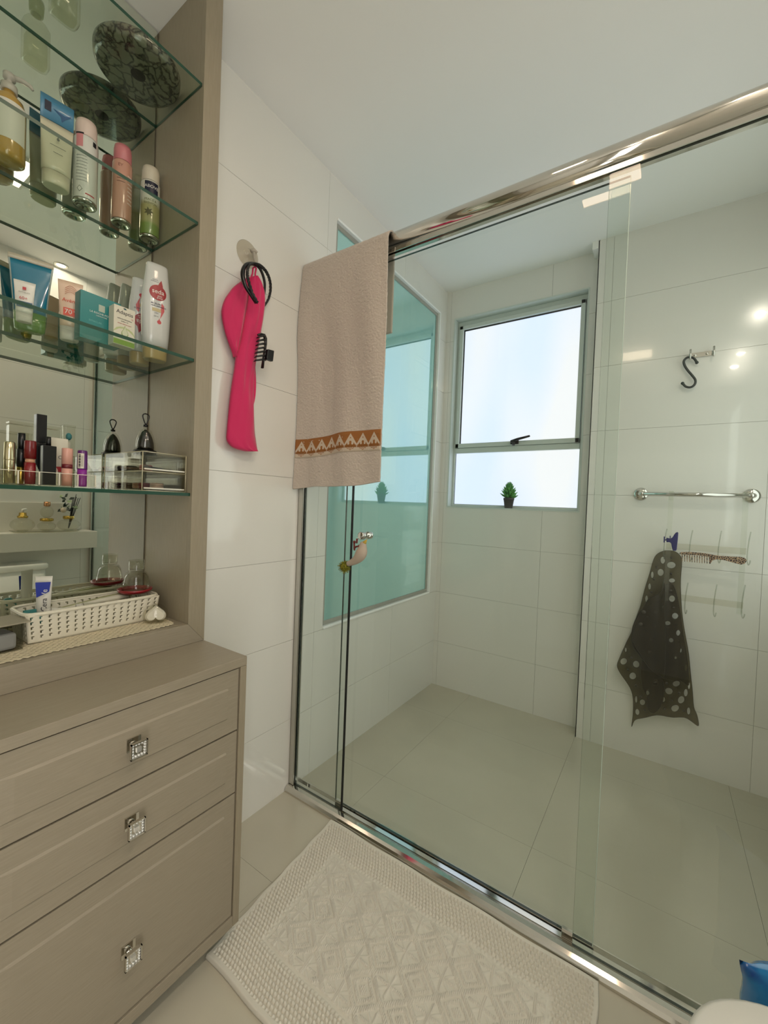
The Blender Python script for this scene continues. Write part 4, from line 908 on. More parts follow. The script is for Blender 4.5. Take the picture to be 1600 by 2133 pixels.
MB().lathe([(.0005, 0), (.016, 0), (.017, .003), (.017, .075), (.013, .08)], 24).build('body', flat('white_tube', (210, 206, 196), .3), t8, **LB)
MB().lathe([(.0165, .081), (.017, .082), (.017, .110), (.0005, .111)], 24).build('cap', flat('grey_cap', (104, 110, 106), .4), t8, **LB)
# shampoo bottles
SWH = flat('pearl_white', (198, 200, 196), .22, coat=.6)
def shampoo(name, label, x, y, rz, k, hw, hd, flip):
    t = root(name, label, 'bottle', x, y, z3, rz, 'shampoo bottles on the third shelf')
    MB().loft([(.0, hw * .74, hd * .90, 2.4), (.003 * k, hw * .80, hd * .96, 2.4), (.032 * k, hw * .84, hd * .98, 2.4), (.034 * k, hw * .82, hd * .96, 2.4)], 40).build('cap', mat('gold_cap', (176, 150, 96), .3, coat=.5), t, **LB)
    S_ = [(.0345, .86, .98), (.06, .93, 1.0), (.09, .97, 1.0), (.12, 1.0, 1.0), (.15, 1.0, .98), (.18, .95, .92), (.205, .87, .82), (.23, .79, .70), (.245, .76, .6), (.253, .74, .45), (.257, .66, .28), (.259, .4, .14)]
    MB().loft([(z * k, hw * a, hd * b, 2.4) for z, a, b in S_], 44).build('body', SWH, t, **LB)
    F = .0002; RD = flat('label_red', (150, 36, 42), .35); BK = flat('navy_lettering', (24, 30, 62), .5); WT = M['white_print']; 
    def BD(yy, zz):
        zz = zz / k; q = S_[0]
        for a_, b_2 in zip(S_, S_[1:]):
            if a_[0] <= zz <= b_2[0]:
                f = (zz - a_[0]) / (b_2[0] - a_[0]); q = tuple(a_[j] + (b_2[j] - a_[j]) * f for j in range(3))
        e = min(.999, abs(yy) / (hw * q[1])); return hd * q[2] * (1 - e ** 2.4) ** (1 / 2.4)
    sgn = -1 if flip else 1; zc = .150 * k
    def Z(d): return zc + sgn * d * k
    def dec(mb, pts, yy, dz, m=0, th=.0003): decal(mb, [(sgn * a, sgn * b) for a, b in pts], F, sgn * yy, Z(dz), m, th, bend=BD)
    mb = MB(); dec(mb, disc_pts(.0205, 32), -.001, .025); dec(mb, [(-.006, .0), (-.002, .010), (.003, .0175), (.0045, .011), (.007, .0)], .004, .043); mb.build('red_emblem', RD, t, **LB)
    rot = PI if flip else 0
    text('seda', .0165, WT, t, F + .0006, -.001 * sgn, Z(.0275), bend=BD, rot=rot); text('pink', .0065, WT, t, F + .0006, .003 * sgn, Z(.0165), bend=BD, rot=rot); text('group', .0060, WT, t, F + .0006, .003 * sgn, Z(.0115), bend=BD, rot=rot)
    text('NOVA', .0045, BK, t, F, -.008 * sgn, Z(.058), bend=BD, rot=rot); text('F\u00d3RMULA', .0040, BK, t, F, -.009 * sgn, Z(.0535), bend=BD, rot=rot)
    text('MICELAR+', .0056, BK, t, F + .0004, -.005 * sgn, Z(-.0055), bend=BD, rot=rot, bold=.00006); text('HIALUR\u00d4NICO', .0054, BK, t, F + .0004, .001 * sgn, Z(-.0115), bend=BD, rot=rot, bold=.00006)
    mb = MB(); dec(mb, rect(.021, .009), -.004, -.0215); mb.build('gold_panel', flat('gold_print', (186, 172, 130), .4), t, **LB)
    mb = MB(); dec(mb, [(.004, .010), (.010, .004), (.011, -.010), (.006, -.022), (.001, -.033), (.003, -.018), (.002, -.006)], .004, -.010); dec(mb, disc_pts(.0052, 16), .003, -.052); dec(mb, [(-.002, 0), (.002, 0), (0, .008)], .003, -.049)
    mb.build('red_drop', flat('label_rose', (188, 74, 78), .3), t, **LB)
    text('brilho', .004, BK, t, F, -.004 * sgn, Z(-.030), bend=BD, rot=rot); text('325 ml', .0042, M['grey_print'], t, F, -.005 * sgn, Z(-.0385), bend=BD, rot=rot)
    return t
shampoo('shampoo_bottle', 'tall white shampoo bottle with red round emblem upright beside the cabinet side', .020, .5765, -12, 1.0, .0355, .022, False)
shampoo('shampoo_bottle', 'white shampoo bottle with its printed emblem upside down behind the upright one', -.056, .573, -14, .92, .0295, .020, True)

# fourth shelf: makeup
z4 = ZT[3]
og = thing('makeup_organiser', 'clear acrylic lipstick tray with slots on the lowest glass shelf', 'organiser', (.07, .25, z4))
mb = MB(); y0, y1, xf, xb = .100, .4065, .120, .034
mb.box(xb, y0, z4 + .0002, xf, y1, z4 + .0025); mb.build('base', M['acry'], og)
MB().box(xf - .002, y0, z4 + .0028, xf, y1, z4 + .028).build('front_wall', M['acry'], og)
for i in range(10):
    y = y1 - .0022 - i * .0335
    if y < y0: break
    mb = MB(); mb.add([(xf - .0024, y, z4 + .0028), (xb, y, z4 + .0028), (xb, y, z4 + .062), (xf - .045, y, z4 + .058), (xf - .0024, y, z4 + .028)] + [(xf - .0024, y + .002, z4 + .0028), (xb, y + .002, z4 + .0028), (xb, y + .002, z4 + .062), (xf - .045, y + .002, z4 + .058), (xf - .0024, y + .002, z4 + .028)],
        [(0, 1, 2, 3, 4), (9, 8, 7, 6, 5)] + [(a, a + 5, (a + 1) % 5 + 5, (a + 1) % 5) for a in range(5)]); mb.build('divider', M['acry'], og)
    MB().box(xf - .0022, y - .0004, z4 + .0028, xf + .0004, y + .0018, z4 + .0285).build('divider_edge', flat('pale_acrylic_edge', (214, 208, 190), .2, coat=1), og)
MB().box(xf - .0021, y0, z4 + .0281, xf + .0003, y1, z4 + .0292).build('front_edge', M['pale_acrylic_edge'], og)
zb = z4 + .0030
def cyl_item(name, label, cat, x, y, secs, group='makeup in the clear tray', n=20):
    t = root(name, label, cat, x, y, zb, 0, group)
    for nm, prof, m in secs: MB().lathe(prof, n).build(nm, m, t, **LB)
    return t
MK = 'makeup in the clear tray'
SG = flat('champagne_metal', (206, 196, 160), .18, metal=.9)
t = root('lipstick', 'faceted champagne gold lipstick at the left end of the clear tray', 'lipstick', .100, .262, zb, 0, MK)
MB().lathe([(.0005, 0), (.0088, 0), (.0088, .045), (.0088, .0455)], 10).build('case', SG, t, **LB); MB().lathe([(.0090, .046), (.0092, .047), (.0088, .080), (.0070, .082), (.0005, .082)], 10).build('lid', SG, t, **LB)
cyl_item('mascara', 'slim black mascara with gold foot beside the faceted lipstick', 'mascara', .086, .284, [('foot', [(.0005, 0), (.0075, 0), (.0075, .035)], M['gold']), ('barrel', [(.0078, .0352), (.0078, .070), (.0062, .0705)], M['blackm']), ('lid', [(.0062, .071), (.0062, .103), (.0005, .1035)], M['blackm'])])
cyl_item('lipstick', 'dark red lipstick tube with a tan collar in the clear tray', 'lipstick', .103, .2935, [('case', [(.0005, 0), (.0095, 0), (.0095, .0435)], flat('dark_red_lacquer', (120, 16, 26), .25, coat=.5)), ('collar', [(.0080, .0437), (.0080, .0515)], flat('tan_collar', (190, 140, 110), .3)), ('lid', [(.0100, .0517), (.0100, .086), (.0092, .088), (.0005, .088)], flat('deep_red_lacquer', (104, 8, 14), .3, coat=.5))])
t = root('nail_polish', 'tall square black cosmetic bottle at the back of the clear tray', 'bottle', .078, .3165, zb, 0, MK)
MB().box(-.009, -.0095, 0, .009, .0095, .088).build('body', M['blackm'], t, bevel=.001, **LB); MB().box(-.0085, -.009, .0885, .0085, .009, .148).build('lid', M['blackm'], t, bevel=.001, **LB)
t = root('nail_polish', 'black square nail polish bottle with narrow cap in the clear tray', 'bottle', .103, .3235, zb, 0, MK)
MB().box(-.0085, -.0118, 0, .0085, .0118, .082).build('body', M['blackm'], t, bevel=.001, **LB); MB().lathe([(.0045, .0822), (.0042, .101), (.0005, .1012)], 14).build('lid', M['blackm'], t, **LB)
t = root('sample_card', 'white sample card with red print behind the pink lipstick', 'card', .070, .352, zb, 0)
MB().box(-.002, -.016, 0, .002, .016, .104).build('card', flat('white_card', (206, 200, 182), .4), t, **LB)
mb = MB(); decal(mb, [(-.010, -.006), (-.010, .005), (.004, .006), (.008, 0), (.012, -.006)], .0021, 0, .036); mb.build('printed_mark', flat('red_print', (176, 44, 52), .4), t, **LB)
text('OI', .011, flat('dark_print', (40, 34, 44), .5), t, .0022, .004, .062)
cyl_item('lipstick', 'pale pink lipstick with a maroon ring in the clear tray', 'lipstick', .104, .3565, [('case', [(.0005, 0), (.0098, 0), (.0098, .0375)], flat('pale_pink', (206, 152, 136), .35)), ('ring', [(.0100, .0377), (.0100, .0465)], flat('maroon', (100, 26, 34), .3)), ('lid', [(.0100, .0467), (.0100, .0795), (.0092, .081), (.0005, .081)], flat('pale_pink', (206, 152, 136), .35))])
t = root('lip_balm', 'purple cosmetic tube with a white barcode label at the right end of the clear tray', 'tube', .104, .3845, zb, 0, MK)
MB().lathe([(.0005, 0), (.0088, 0), (.0092, .004), (.0092, .038)], 24).build('base', flat('bright_purple', (132, 36, 140), .3, coat=.4), t, **LB)
MB().lathe([(.0095, .0382), (.0098, .040), (.0092, .078), (.0080, .080), (.0005, .0805)], 24).build('lid', flat('deep_purple', (84, 14, 98), .3, coat=.4), t, **LB)
MB().patch(.0102, -1.25, -.02, .040, .073).build('label_sheet', M['white_card'], t, **LB)
mb = MB(); random.seed(5)
for k in range(14): mb.patch(.0104, -1.0 + 0, -.62, .042 + k * .0021, .0430 + k * .0021 + .0006 * (k % 3), n=3)
for k in range(4): mb.patch(.0104, -.5 + k * .09, -.47 + k * .09, .044, .068, n=2)
mb.build('barcode', M['dark_print'], t, **LB)
t = root('clear_tube', 'clear plastic tube holding a teal swab behind the pink lipstick', 'tube', .048, .376, zb, 0)
MB().loft([(0, .011, .011, 5), (.132, .011, .011, 5), (.134, .012, .012, 5), (.138, .012, .012, 5)], 24).build('tube', M['acry'], t, **LB)
MB().tube([(0, 0, .002), (0, .001, .10)], .0035, 8).build('stick', flat('white_cap', (196, 192, 182), .35), t, **LB); MB().sphere((0, .001, .113), .006, 10, 0, (1, 1, 1.4)).build('swab', flat('teal_swab', (50, 120, 126), .6), t, **LB)
t = root('clear_pouch', 'clear plastic box standing behind the lipsticks', 'box', .012, .325, zb, 0)
MB().box(-.012, -.045, 0, .012, .045, .128).build('box', M['acry'], t, bevel=.003, **LB); MB().box(-.0125, -.0455, .1285, .0125, .0455, .134).build('lid', M['acry'], t, bevel=.002, **LB)
# clear drawer box
cb = thing('drawer_box', 'clear acrylic two-drawer box beside the cabinet side on the lowest glass shelf', 'organiser', (.017, .56, z4))
bx0, bx1, by0, by1, bz0, bz1 = -.084, .120, .505, .6155, z4 + .0003, z4 + .0965
mb = MB()
mb.box(bx0, by0, bz0, bx1, by1, bz0 + .0025); mb.box(bx0, by0, bz1 - .0025, bx1, by1, bz1); mb.box(bx0, by0, bz0 + .0026, bx1, by0 + .0025, bz1 - .0026); mb.box(bx0, by1 - .0025, bz0 + .0026, bx1, by1, bz1 - .0026); mb.box(bx0, by0 + .003, (bz0 + bz1) / 2 - .001, bx1 - .002, by1 - .003, (bz0 + bz1) / 2 + .001)
mb.build('case', M['acry'], cb)
mb = MB(); q = .0016; PA = M['pale_acrylic_edge']
for y in (by0, by1):
    for z in (bz0, bz1): mb.tube([(bx0, y, z), (bx1, y, z)], .0011, 6)
    mb.tube([(bx1, y, bz0), (bx1, y, bz1)], .0013, 6)
for z in (bz0, bz1, (bz0 + bz1) / 2): mb.tube([(bx1, by0, z), (bx1, by1, z)], .0012, 6)
mb.tube([(bx0, by0, bz0), (bx0, by0, bz1)], .0013, 6); mb.tube([(bx0, by0, (bz0 + bz1) / 2), (bx1, by0, (bz0 + bz1) / 2)], .0010, 6)
mb.build('case_edge', mat('khaki_acrylic_edge', (176, 168, 140), .2, coat=1), cb)
for k in (0, 1):
    z0 = bz0 + .004 + k * .0475; z1 = z0 + .0395; d = MB()
    d.box(bx0 + .004, by0 + .004, z0, bx1 - .004, by1 - .004, z0 + .002); d.box(bx0 + .004, by0 + .004, z0 + .0021, bx1 - .004, by0 + .006, z1 - .006); d.box(bx0 + .004, by1 - .006, z0 + .0021, bx1 - .004, by1 - .004, z1 - .006)
    dd = d.build('drawer', M['acry'], cb)
    MB().box(bx1 - .0038, by0 + .003, z0, bx1 - .0008, by1 - .003, z1).build('drawer_front', M['acry2'], dd)
    mb = MB(); mb.box(bx1 - .0006, by0 + .004, z0 + .001, bx1 + .0016, by1 - .004, z0 + .0045); mb.build('drawer_pull', PA, dd)
DCOL = [(60, 44, 34), (150, 110, 96), (110, 30, 40), (200, 170, 150), (36, 32, 34), (92, 74, 60), (176, 120, 120), (50, 50, 60)]
random.seed(21)
for k in (0, 1):
    for i in range(4):
        zz = bz0 + .0065 + k * .0475; x = -.060 + i * .044; c = DCOL[k * 4 + i]; y = .560 + random.uniform(-.008, .008)
        m_ = flat('cosmetic_%d' % (k * 4 + i), c, .35, coat=.3)
        lb = ['%s in the %s clear drawer' % (a, 'lower' if k == 0 else 'upper') for a in (('dark brown compact', 'rose brown powder compact', 'maroon powder compact', 'pale beige compact') if k == 0 else ('black eyeliner pencil pot', 'brown brush', 'pink blush compact', 'dark grey brush'))][i]
        if k == 1 and i in (1, 3):
            t = root('makeup_brush', lb, 'brush', x, y, zz, 70 * (1 if i == 1 else -1), 'cosmetics inside the clear drawers')
            MB().tube([(-.035, 0, .006), (.010, 0, .006)], [.002, .004], 8).build('handle', m_, t, **LB); MB().tube([(.010, 0, .006), (.020, 0, .007), (.032, 0, .008)], [.004, .0055, .002], 10).build('bristles', flat('grey_bristle', (120, 118, 116), .9), t, **LB)
        else:
            t = root('compact', lb, 'compact', x, y, zz, random.uniform(0, 90), 'cosmetics inside the clear drawers')
            MB().lathe([(.0005, .0), (.015, .0), (.016, .002), (.016, .007)], 20).build('base', m_, t, **LB); MB().lathe([(.016, .0072), (.016, .012), (.014, .015), (.0005, .0155)], 20).build('lid', m_, t, **LB)
# dome sponge case
dc = root('sponge_case', 'black makeup sponge in a clear egg-shaped case with loop on the drawer box', 'sponge case', .004, .566, bz1 + .0014)
MB().lathe([(.0005, 0), (.0275, 0), (.0280, .001), (.0280, .012), (.025, .013), (.0005, .013)], 32).build('base', M['blackm'], dc, **LB)
MB().lathe([(.0210, .0135), (.0215, .022), (.0205, .034), (.0170, .048), (.0115, .060), (.005, .068), (.0005, .070)], 32).build('sponge', mat('glossy_black', (10, 10, 9), .12, coat=1), dc, **LB)
MB().lathe([(.0245, .0135), (.0248, .022), (.0238, .036), (.0200, .052), (.0140, .066), (.007, .074), (.0005, .076)], 32).build('dome', M['thin'], dc, **LB)
MB().lathe([(.0005, .0765), (.006, .077), (.006, .082), (.0005, .083)], 12).build('knob', M['blackm'], dc, **LB)
MB().tube(smooth_path([(0, 0, .082), (0, -.004, .090), (0, -.0085, .104), (0, -.006, .110), (0, 0, .112), (0, .006, .110), (0, .0085, .104), (0, .004, .090), (0, 0, .082)], 3), .0016, 8).build('loop', M['blackm'], dc, **LB)
# ------------------------------------------------------------------ niche floor: runner, basket, glasses
CRO = mat('cream_crochet', (208, 196, 168), .9, bump=(700, .5, .001))
RX0, RX1, RY0, RY1 = -.084, .124, -.30, .603
mb = MB(); cw = .0075; nx = int((RX1 - RX0) / cw); ny = int((RY1 - RY0) / cw)
def run_fn(u, v):
    x = RX0 + (RX1 - RX0) * u; y = RY0 + (RY1 - RY0) * v
    if u > .999: x += .0025 * math.sin(y * 2 * PI / .0125)
    if v > .999: y += .002 * math.sin(x * 2 * PI / .0125)
    rad = .03; cx, cy = RX1 - rad, RY1 - rad
    if x > cx and y > cy:
        d = math.hypot(x - cx, y - cy)
        k_ = max(x - cx, y - cy) / d if d > 1e-6 else 1; x = cx + (x - cx) * k_; y = cy + (y - cy) * k_
    return (x, y, NF + .0016 + .0006 * math.sin(x * 1500) * math.sin(y * 1100))
mb.grid(run_fn, nx * 4, ny * 4, skip=lambda i, j: (i % 4 in (1, 2) and j % 4 in (0, 1, 2) and ((i // 4 + j // 4) % 2 == 0) and i < nx * 4 - 4 and j < ny * 4 - 4))
o = mb.build('table_runner', CRO, solid=.0012); tag(o, 'cream crochet runner with scalloped edge under the white basket', 'runner')
RZ = NF + .0030
bk = thing('basket', 'white woven plastic basket with perforated sides on the crochet runner', 'basket', (-.005, .45, RZ))
BWM = mat('white_basket_plastic', (212, 206, 188), .4)
kx0, kx1, ky0, ky1, kh = -.060, .048, .308, .592, .068
def side(p0, p1, n_out, ncol):      # perforated wall between two plan corners
    mb = MB(); nr = 5; L = (Vector(p1) - Vector(p0)).length; sub = 5
    def fn(u, v):
        tp = .90 + .10 * v; cx, cy = (kx0 + kx1) / 2, (ky0 + ky1) / 2
        x = p0[0] + (p1[0] - p0[0]) * u; y = p0[1] + (p1[1] - p0[1]) * u
        w_ = .0003 * math.cos(u * ncol * 2 * PI)
        return (cx + (x - cx) * tp + n_out[0] * w_, cy + (y - cy) * (.955 + .045 * v) + n_out[1] * w_, RZ + .002 + (kh - .006) * v)
    def sk(i, j):
        a, b = i % 6, j % 5
        if j < 3 or j >= nr * 5 + 2: return False
        b = (j - 3) % 5
        if b == 3: return a in (2, 3)
        if b in (1, 2): return a == 2
        return False
    mb.grid(fn, ncol * 6, nr * 5 + 4, skip=sk); return mb
for p0, p1, no, nc in (((kx1, ky0), (kx1, ky1), (1, 0), 17), ((kx0, ky1), (kx0, ky0), (-1, 0), 17), ((kx0, ky0), (kx1, ky0), (0, -1), 6), ((kx1, ky1), (kx0, ky1), (0, 1), 6)):
    side(p0, p1, no, nc).build('side_wall', BWM, bk, solid=.0016)
cx, cy = (kx0 + kx1) / 2, (ky0 + ky1) / 2
MB().loft([(RZ + .0003, (ky1 - ky0) / 2 * .95, (kx1 - kx0) / 2 * .9, 12, cx, cy), (RZ + .0020, (ky1 - ky0) / 2 * .95, (kx1 - kx0) / 2 * .9, 12, cx, cy)], 48).build('base', BWM, bk)
def ring(hx_, hy_, r, n=64):
    out = []
    for i in range(n):
        a = 2 * PI * i / n; c_, s_ = math.cos(a), math.sin(a); out.append((cx + hx_ * math.copysign(abs(c_) ** .28, c_), cy + hy_ * math.copysign(abs(s_) ** .28, s_), RZ + kh - .002 + r))
    return out
mb = MB(); mb.tube(ring((kx1 - kx0) / 2 + .0015, (ky1 - ky0) / 2 + .0015, 0), .0030, 10, closed=True); mb.tube(ring((kx1 - kx0) / 2 + .0035, (ky1 - ky0) / 2 + .0035, -.002), .0016, 8, closed=True)
mb.build('rim', BWM, bk)
zi = RZ + .0024
t = root('hand_cream', 'white cream tube with a blue band and dark lettering standing in the basket', 'tube', -.034, .362, zi + .004, -30)
WT_ = flat('white_tube', (210, 206, 196), .3); MB().lathe([(.0005, 0), (.012, 0), (.0125, .003), (.0125, .018), (.0005, .0182)], 24).build('cap', flat('white_cap', (196, 192, 182), .35), t, **LB)
MB().loft(sqz(.0185, .128, .0130, .0120, .0165), 28).build('body', WT_, t, **LB)
mb = MB(); decal(mb, [(-.012, -.019), (.012, -.006), (.0145, .017), (-.0145, .017)], .0072, .0, .098); mb.build('blue_band', flat('royal_blue_print', (24, 46, 150), .4), t, **LB)
text('Cera', .0155, flat('dark_print', (40, 34, 44), .5), t, .0116, .004, .062, rot=PI / 2); text('Ve', .0155, flat('white_print', (220, 218, 210), .5), t, .0090, .004, .090, rot=PI / 2)
for i, (x, y, rz, lb) in enumerate(((.012, .395, 70, 'small white cream tube lying at the left end of the basket'), (.006, .460, 82, 'pale grey cream tube lying in the middle of the basket'))):
    t = root('cream_tube', lb, 'tube', x, y, zi + .040, rz); m_ = (WT_, flat('pale_grey_tube', (172, 168, 150), .35))[i]
    b = MB().loft(sqz(-.03, .034, .012, .010, .016), 20); b.v = [(p[2], p[1], p[0] + .012) for p in b.v]; b.build('body', m_, t, **LB)
    b = MB().lathe([(.0005, -.044), (.0095, -.044), (.0095, -.031), (.0005, -.031)], 18); b.v = [(p[2], p[1], p[0] + .012) for p in b.v]; b.build('cap', flat('white_cap', (196, 192, 182), .35), t, **LB)
for i, (y, lb, c) in enumerate(((.400, 'olive green toothbrush lying along the basket', (146, 146, 104)), (.385, 'white toothbrush lying along the basket', (196, 192, 176)))):
    t = root('toothbrush', lb, 'toothbrush', -.030 + i * .016, y, zi + .050, 0, 'toothbrushes in the basket')
    MB().tube([(0, -.05 + .0, -.006), (.001, .02, .0), (.002, .09, .008), (.002, .13, .010), (.002, .155, .008)], [.003, .0055, .0065, .0075, .004], 10).build('handle', flat('brush_%d' % i, c, .35), t, **LB)
    MB().box(-.005, -.078, -.008, .005, -.05, -.003).build('head', flat('brush_%d' % i, c, .35), t, bevel=.001, **LB); MB().box(-.004, -.076, -.0028, .004, -.053, .007).build('bristles', flat('teal_bristle', (60, 128, 126), .8), t, **LB)
t = root('brush_cover', 'small teal toothbrush cover at the left end of the basket', 'cover', .010, .337, zi + .030)
MB().loft([(0, .010, .006, 3), (.006, .012, .008, 3), (.022, .011, .008, 3), (.028, .006, .004, 3)], 20).build('shell', mat('teal_plastic', (52, 122, 122), .35), t, **LB)
t = root('soap_bar', 'white oval soap lying in the basket beside the red dish', 'soap', .006, .500, zi + .034)
MB().loft([(0, .026, .016, 2.4), (.006, .032, .021, 2.4), (.014, .032, .021, 2.4), (.020, .026, .015, 2.4)], 28).build('bar', flat('soap_white', (214, 208, 192), .4), t, **LB)
zr = RZ + kh + .0035
t = root('red_dish', 'dark red shallow dish laid over the right end of the basket', 'dish', -.010, .556, zr - .001)
MB().lathe([(.0005, 0), (.036, .0), (.041, .005), (.0425, .010), (.040, .010), (.036, .004), (.0005, .004)], 40).build('dish', mat('dark_red_plastic', (132, 12, 26), .3, coat=.3), t, **LB)
t = root('tumbler', 'clear glass tumbler upside down on the red dish', 'glass', -.012, .560, zr + .0035)
g = [(.0345, 0), (.0350, .001), (.0325, .020), (.0290, .038), (.0240, .048), (.012, .051), (.0005, .0515)]; gi = [(.0005, .047), (.011, .0465), (.0225, .044), (.0272, .036), (.0305, .020), (.0330, .0)]
MB().lathe(g + gi, 40).build('glass', M['glass'], t, **LB)
t = root('shot_glass', 'small clear glass standing on top of the upturned tumbler', 'glass', -.012, .560, zr + .0555)
MB().lathe([(.0005, 0), (.0185, 0), (.0195, .004), (.0200, .030), (.0190, .030), (.0180, .006), (.0005, .005)], 36).build('glass', M['glass'], t, **LB)
# heart jar
t = root('heart_jar', 'clear glass jar holding a white heart at the right end of the runner', 'jar', .076, .5695, RZ + .0002, -28)
MB().loft([(0, .020, .014, 2), (.004, .028, .018, 2), (.020, .031, .020, 2), (.034, .027, .017, 2), (.046, .014, .009, 2), (.050, .004, .003, 2)], 40).build('jar', M['glass'], t, **LB)
hp_ = [(.0009 * 1.7 * 16 * math.sin(a) ** 3, .00150 * (-(13 * math.cos(a) - 5 * math.cos(2 * a) - 2 * math.cos(3 * a) - math.cos(4 * a)))) for a in [2 * PI * i / 40 for i in range(40)]]
mb = MB(); n = 40; hh = [(-b[0], b[1]) for b in hp_]
mb.add([(.004, a, .023 + b) for a, b in hh] + [(-.006, a, .023 + b) for a, b in hh] + [(.010, a * .8, .023 + b * .8) for a, b in hh], [[i + 40 for i in range(40)], [i + 80 for i in range(40)][::-1]] + [(i, (i + 1) % n, (i + 1) % n + n, i + n) for i in range(n)] + [(i, i + 2 * n, (i + 1) % n + 2 * n, (i + 1) % n) for i in range(n)])
tag(mb.build('heart', flat('heart_white', (222, 216, 204), .5), t, clean=True, **LB), 'white heart')
# clear lidded box at the left
t = root('storage_box', 'clear plastic box with a loose lid at the left end of the runner', 'box', .036, .228, RZ + .0002, 6)
MB().box(-.036, -.07, 0, .036, .068, .002).build('base', M['acry2'], t, **LB)
mb = MB(); mb.box(.034, -.07, .0022, .036, .068, .056); mb.box(-.036, -.07, .0022, -.034, .068, .056); mb.box(-.034, .066, .0022, .034, .068, .056); mb.box(-.034, -.07, .0022, .034, -.068, .056); mb.build('side_wall', M['acry2'], t, **LB)
MB().box(-.042, -.076, .0565, .044, .078, .0595).build('lid', mat('frosted_lid', (160, 152, 132), .35, alpha=.8), t, bevel=.001, **LB)
t = root('cotton_pads', 'stack of white cotton pads inside the clear lidded box', 'cotton pads', .036, .228, RZ + .0024, 6)
MB().box(-.030, -.060, 0, .030, .060, .034).build('pads', flat('cotton_white', (196, 196, 204), .9), t, bevel=.006, **LB)

# ------------------------------------------------------------------ opposite wall: ledge, perfume tray, toilet (seen in the mirror)
lg = thing('wall_ledge', 'long white ledge with a low back panel above the toilet', 'ledge', (W - .07, .45, .797))
MB().box(1.560, -.30, .797, W - .0005, 1.138, .899).build('ledge', flat('satin_white', (218, 215, 205), .35), lg, bevel=.002)
MB().box(W - .012, -.30, .8995, W - .0005, 1.075, 1.067).build('back_panel', M['satin_white'], lg, bevel=.001)
zt = .8995
ty = .895
t = root('glass_tray', 'oval clear glass tray with scalloped rim on the white ledge', 'tray', 1.600, ty, zt)
MB().loft([(0, .150, .050, 2.3), (.003, .156, .053, 2.3), (.012, .172, .060, 2.3), (.0125, .170, .058, 2.3), (.005, .152, .050, 2.3), (.0045, .05, .02, 2.3)], 60).build('tray', M['glass'], t, **LB)
def globe(name, label, y, r, h, neck, cat='bottle'):
    t = root(name, label, cat, 1.600, y, zt + .0055, 0, 'glass bottles on the ledge tray'); t.scale = (1.3, 1.3, 1.3)
    pf = []
    for i in range(13):
        a = -PI / 2 + PI * i / 12 * .86; pf.append((max(.0005, r * math.cos(a)), h / 2 + h / 2 * math.sin(a)))
    pf[0] = (.0005, 0); pf.insert(1, (r * .5, .0002)); pf.append((neck, h * 1.0)); mb = MB(); mb.lathe(pf, 40)
    mb.v = [(p[0] * (1 + .05 * math.cos(10 * math.atan2(p[1], p[0]))), p[1] * (1 + .05 * math.cos(10 * math.atan2(p[1], p[0]))), p[2]) for p in mb.v]
    mb.build('bottle', M['glass'], t, **LB)
    return t
t = globe('soap_dispenser', 'clear round glass bottle with gold collar and white pump, left on the tray', ty - .112, .040, .060, .014)
MB().lathe([(.016, .060), (.0185, .061), (.0185, .068), (.014, .069), (.012, .082), (.0005, .083)], 24).build('collar', M['gold'], t, **LB); MB().tube([(0, 0, .083), (0, 0, .095), (-.004, .012, .097)], .005, 8).build('pump', M['white'], t, **LB)
t = globe('perfume_bottle', 'clear glass bottle with gold collar and round stopper, middle of the tray', ty - .002, .032, .044, .016)
MB().lathe([(.018, .044), (.0255, .046), (.0255, .056), (.018, .058)], 8).build('collar', M['gold'], t, **LB); MB().sphere((0, 0, .085), .024, 20, 0, (1, 1, 1.1)).build('stopper', M['glass'], t, **LB); MB().lathe([(.011, .111), (.0125, .113), (.0125, .131), (.0005, .132)], 8).build('stopper_top', flat('rose_gold', (200, 150, 110), .25, metal=1), t, **LB)
t = globe('reed_diffuser', 'clear glass diffuser with black reeds and greenery at the right end of the tray', ty + .104, .042, .054, .014, 'diffuser')
MB().lathe([(.018, .054), (.0225, .055), (.0225, .067), (.018, .068)], 8).build('collar', M['gold'], t, **LB)
random.seed(4)
for i in range(6): MB().tube([(0, 0, .01), (random.uniform(-.012, .012), .012 + i * .0065, .165 + random.uniform(-.02, .01))], .0016, 6).build('reed', M['blackm'], t, **LB)
for i in range(22):
    a = random.uniform(0, 2 * PI); rr_ = random.uniform(.004, .034); p = Vector((rr_ * math.cos(a) * .7, rr_ * math.sin(a) - .012, .085 + random.uniform(0, .075))); d = Vector((random.uniform(-1, 1), random.uniform(-1, 1), random.uniform(0, 1))).normalized(); u_ = d.orthogonal().normalized() * .0085
    MB().add([p, p + d * .012 + u_, p + d * .026, p + d * .012 - u_, p + d * .012 + d.cross(u_) * .25], [(0, 1, 4), (1, 2, 4), (2, 3, 4), (3, 0, 4)]).build('leaf', M['leafd'] if i % 4 else flat('pale_leaf', (140, 160, 120), .5), t, **LB)
MB().sphere((-.010, -.024, .095), .012, 12).build('flower', flat('cream_petal', (196, 182, 160), .7), t, **LB)
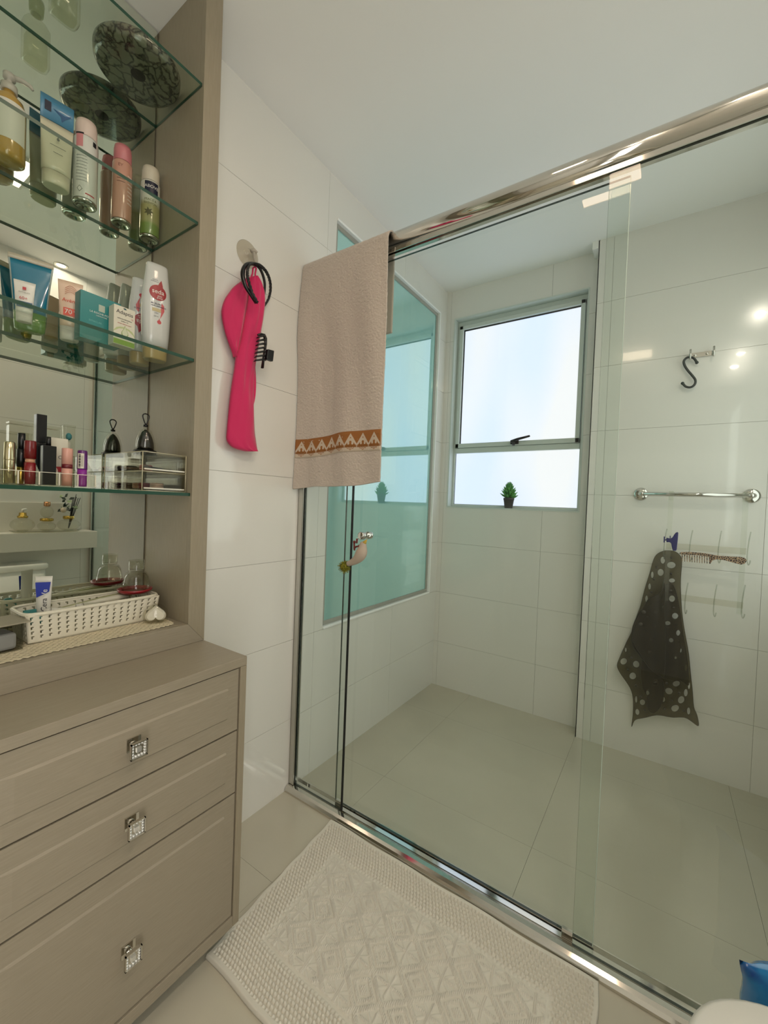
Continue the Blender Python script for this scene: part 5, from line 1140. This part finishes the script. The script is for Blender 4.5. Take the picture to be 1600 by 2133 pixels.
# toilet
to = thing('toilet', 'white ceramic close-coupled toilet with closed rounded lid', 'toilet', (1.45, .665, 0))
MB().loft([(.0005, .105, .150, 3, 1.42, .665), (.06, .100, .145, 3, 1.42, .665), (.20, .115, .165, 2.6, 1.43, .665), (.33, .160, .205, 2.5, 1.415, .665), (0.3660, .176, .205, 2.5, 1.435, .665), (0.3760, .174, .203, 2.5, 1.435, .665)], 56).build('bowl', M['ceramic'], to)
MB().loft([(0.3765, .176, .205, 2.6, 1.44, .665), (0.3830, .180, .208, 2.6, 1.44, .665), (0.3910, .180, .208, 2.6, 1.44, .665), (0.3950, .176, .204, 2.6, 1.44, .665)], 56).build('seat', M['white'], to)
MB().loft([(0.3955, .176, .204, 2.6, 1.44, .665), (0.4010, .181, .209, 2.6, 1.44, .665), (0.4130, .180, .208, 2.6, 1.44, .665), (0.4190, .172, .200, 2.6, 1.44, .665), (0.4205, .12, .15, 2.6, 1.44, .665)], 56).build('lid', M['white'], to)
MB().loft([(.36, .165, .055, 8, 1.625, .70), (.40, .180, .066, 8, 1.622, .70), (.690, .185, .070, 8, 1.618, .70)], 48).build('cistern', M['ceramic'], to)
MB().loft([(.6905, .190, .074, 8, 1.618, .70), (.700, .195, .078, 8, 1.618, .70), (.718, .195, .078, 8, 1.618, .70), (.725, .188, .072, 8, 1.618, .70)], 48).build('cistern_lid', M['ceramic'], to)
MB().lathe([(.0005, .7252), (.020, .7252), (.019, .731), (.0005, .732)], 24, (1.615, .62)).build('flush_button', M['chrome'], to)
# blue packet behind the toilet
bp = thing('plastic_packet', 'glossy blue plastic packet with a red flower print behind the toilet', 'packet', (1.404, 1.016, .0005), math.radians(35))
mb = MB(); nu, nv = 30, 30
def pk(sgn):
    def fn(u, v):
        a, b = u * 2 - 1, v * 2 - 1; e = max(0, (1 - abs(a) ** 3)) * max(0, (1 - abs(b) ** 3)); pinch = 1 - .10 * (1 - b * b) * abs(a) ** 3
        wr = .003 * math.sin(u * 22 + v * 9) * (1 - e) + .002 * math.sin(v * 35)
        return (.090 * a * pinch * (1.0 if b < .8 else 1 + .08 * (b - .8) * 5), sgn * .036 * e ** .6 + wr * .6, .003 + .355 * v - (.012 * (1 - a * a) if v > .95 else 0))
    return fn
mb.grid(pk(-1), nu, nv); mb.grid(pk(1), nu, nv)
mb.build('wrapper', mat('blue_film', (28, 122, 186), .18, coat=.8, var=((20, 50, 140), 9, (1, 1, 1), .5, .62)), bp, local=True, clean=True)
mb = MB()
for k in range(6):
    a = k * PI / 3; mb.sphere((-.048 + .013 * math.cos(a), -.030, .262 + .013 * math.sin(a)), .010, 10, 0, (1, .35, 1))
mb.sphere((-.048, -.034, .262), .007, 10, 0, (1, .4, 1)); mb.build('printed_flower', flat('crimson_print', (170, 30, 44), .4), bp, local=True)
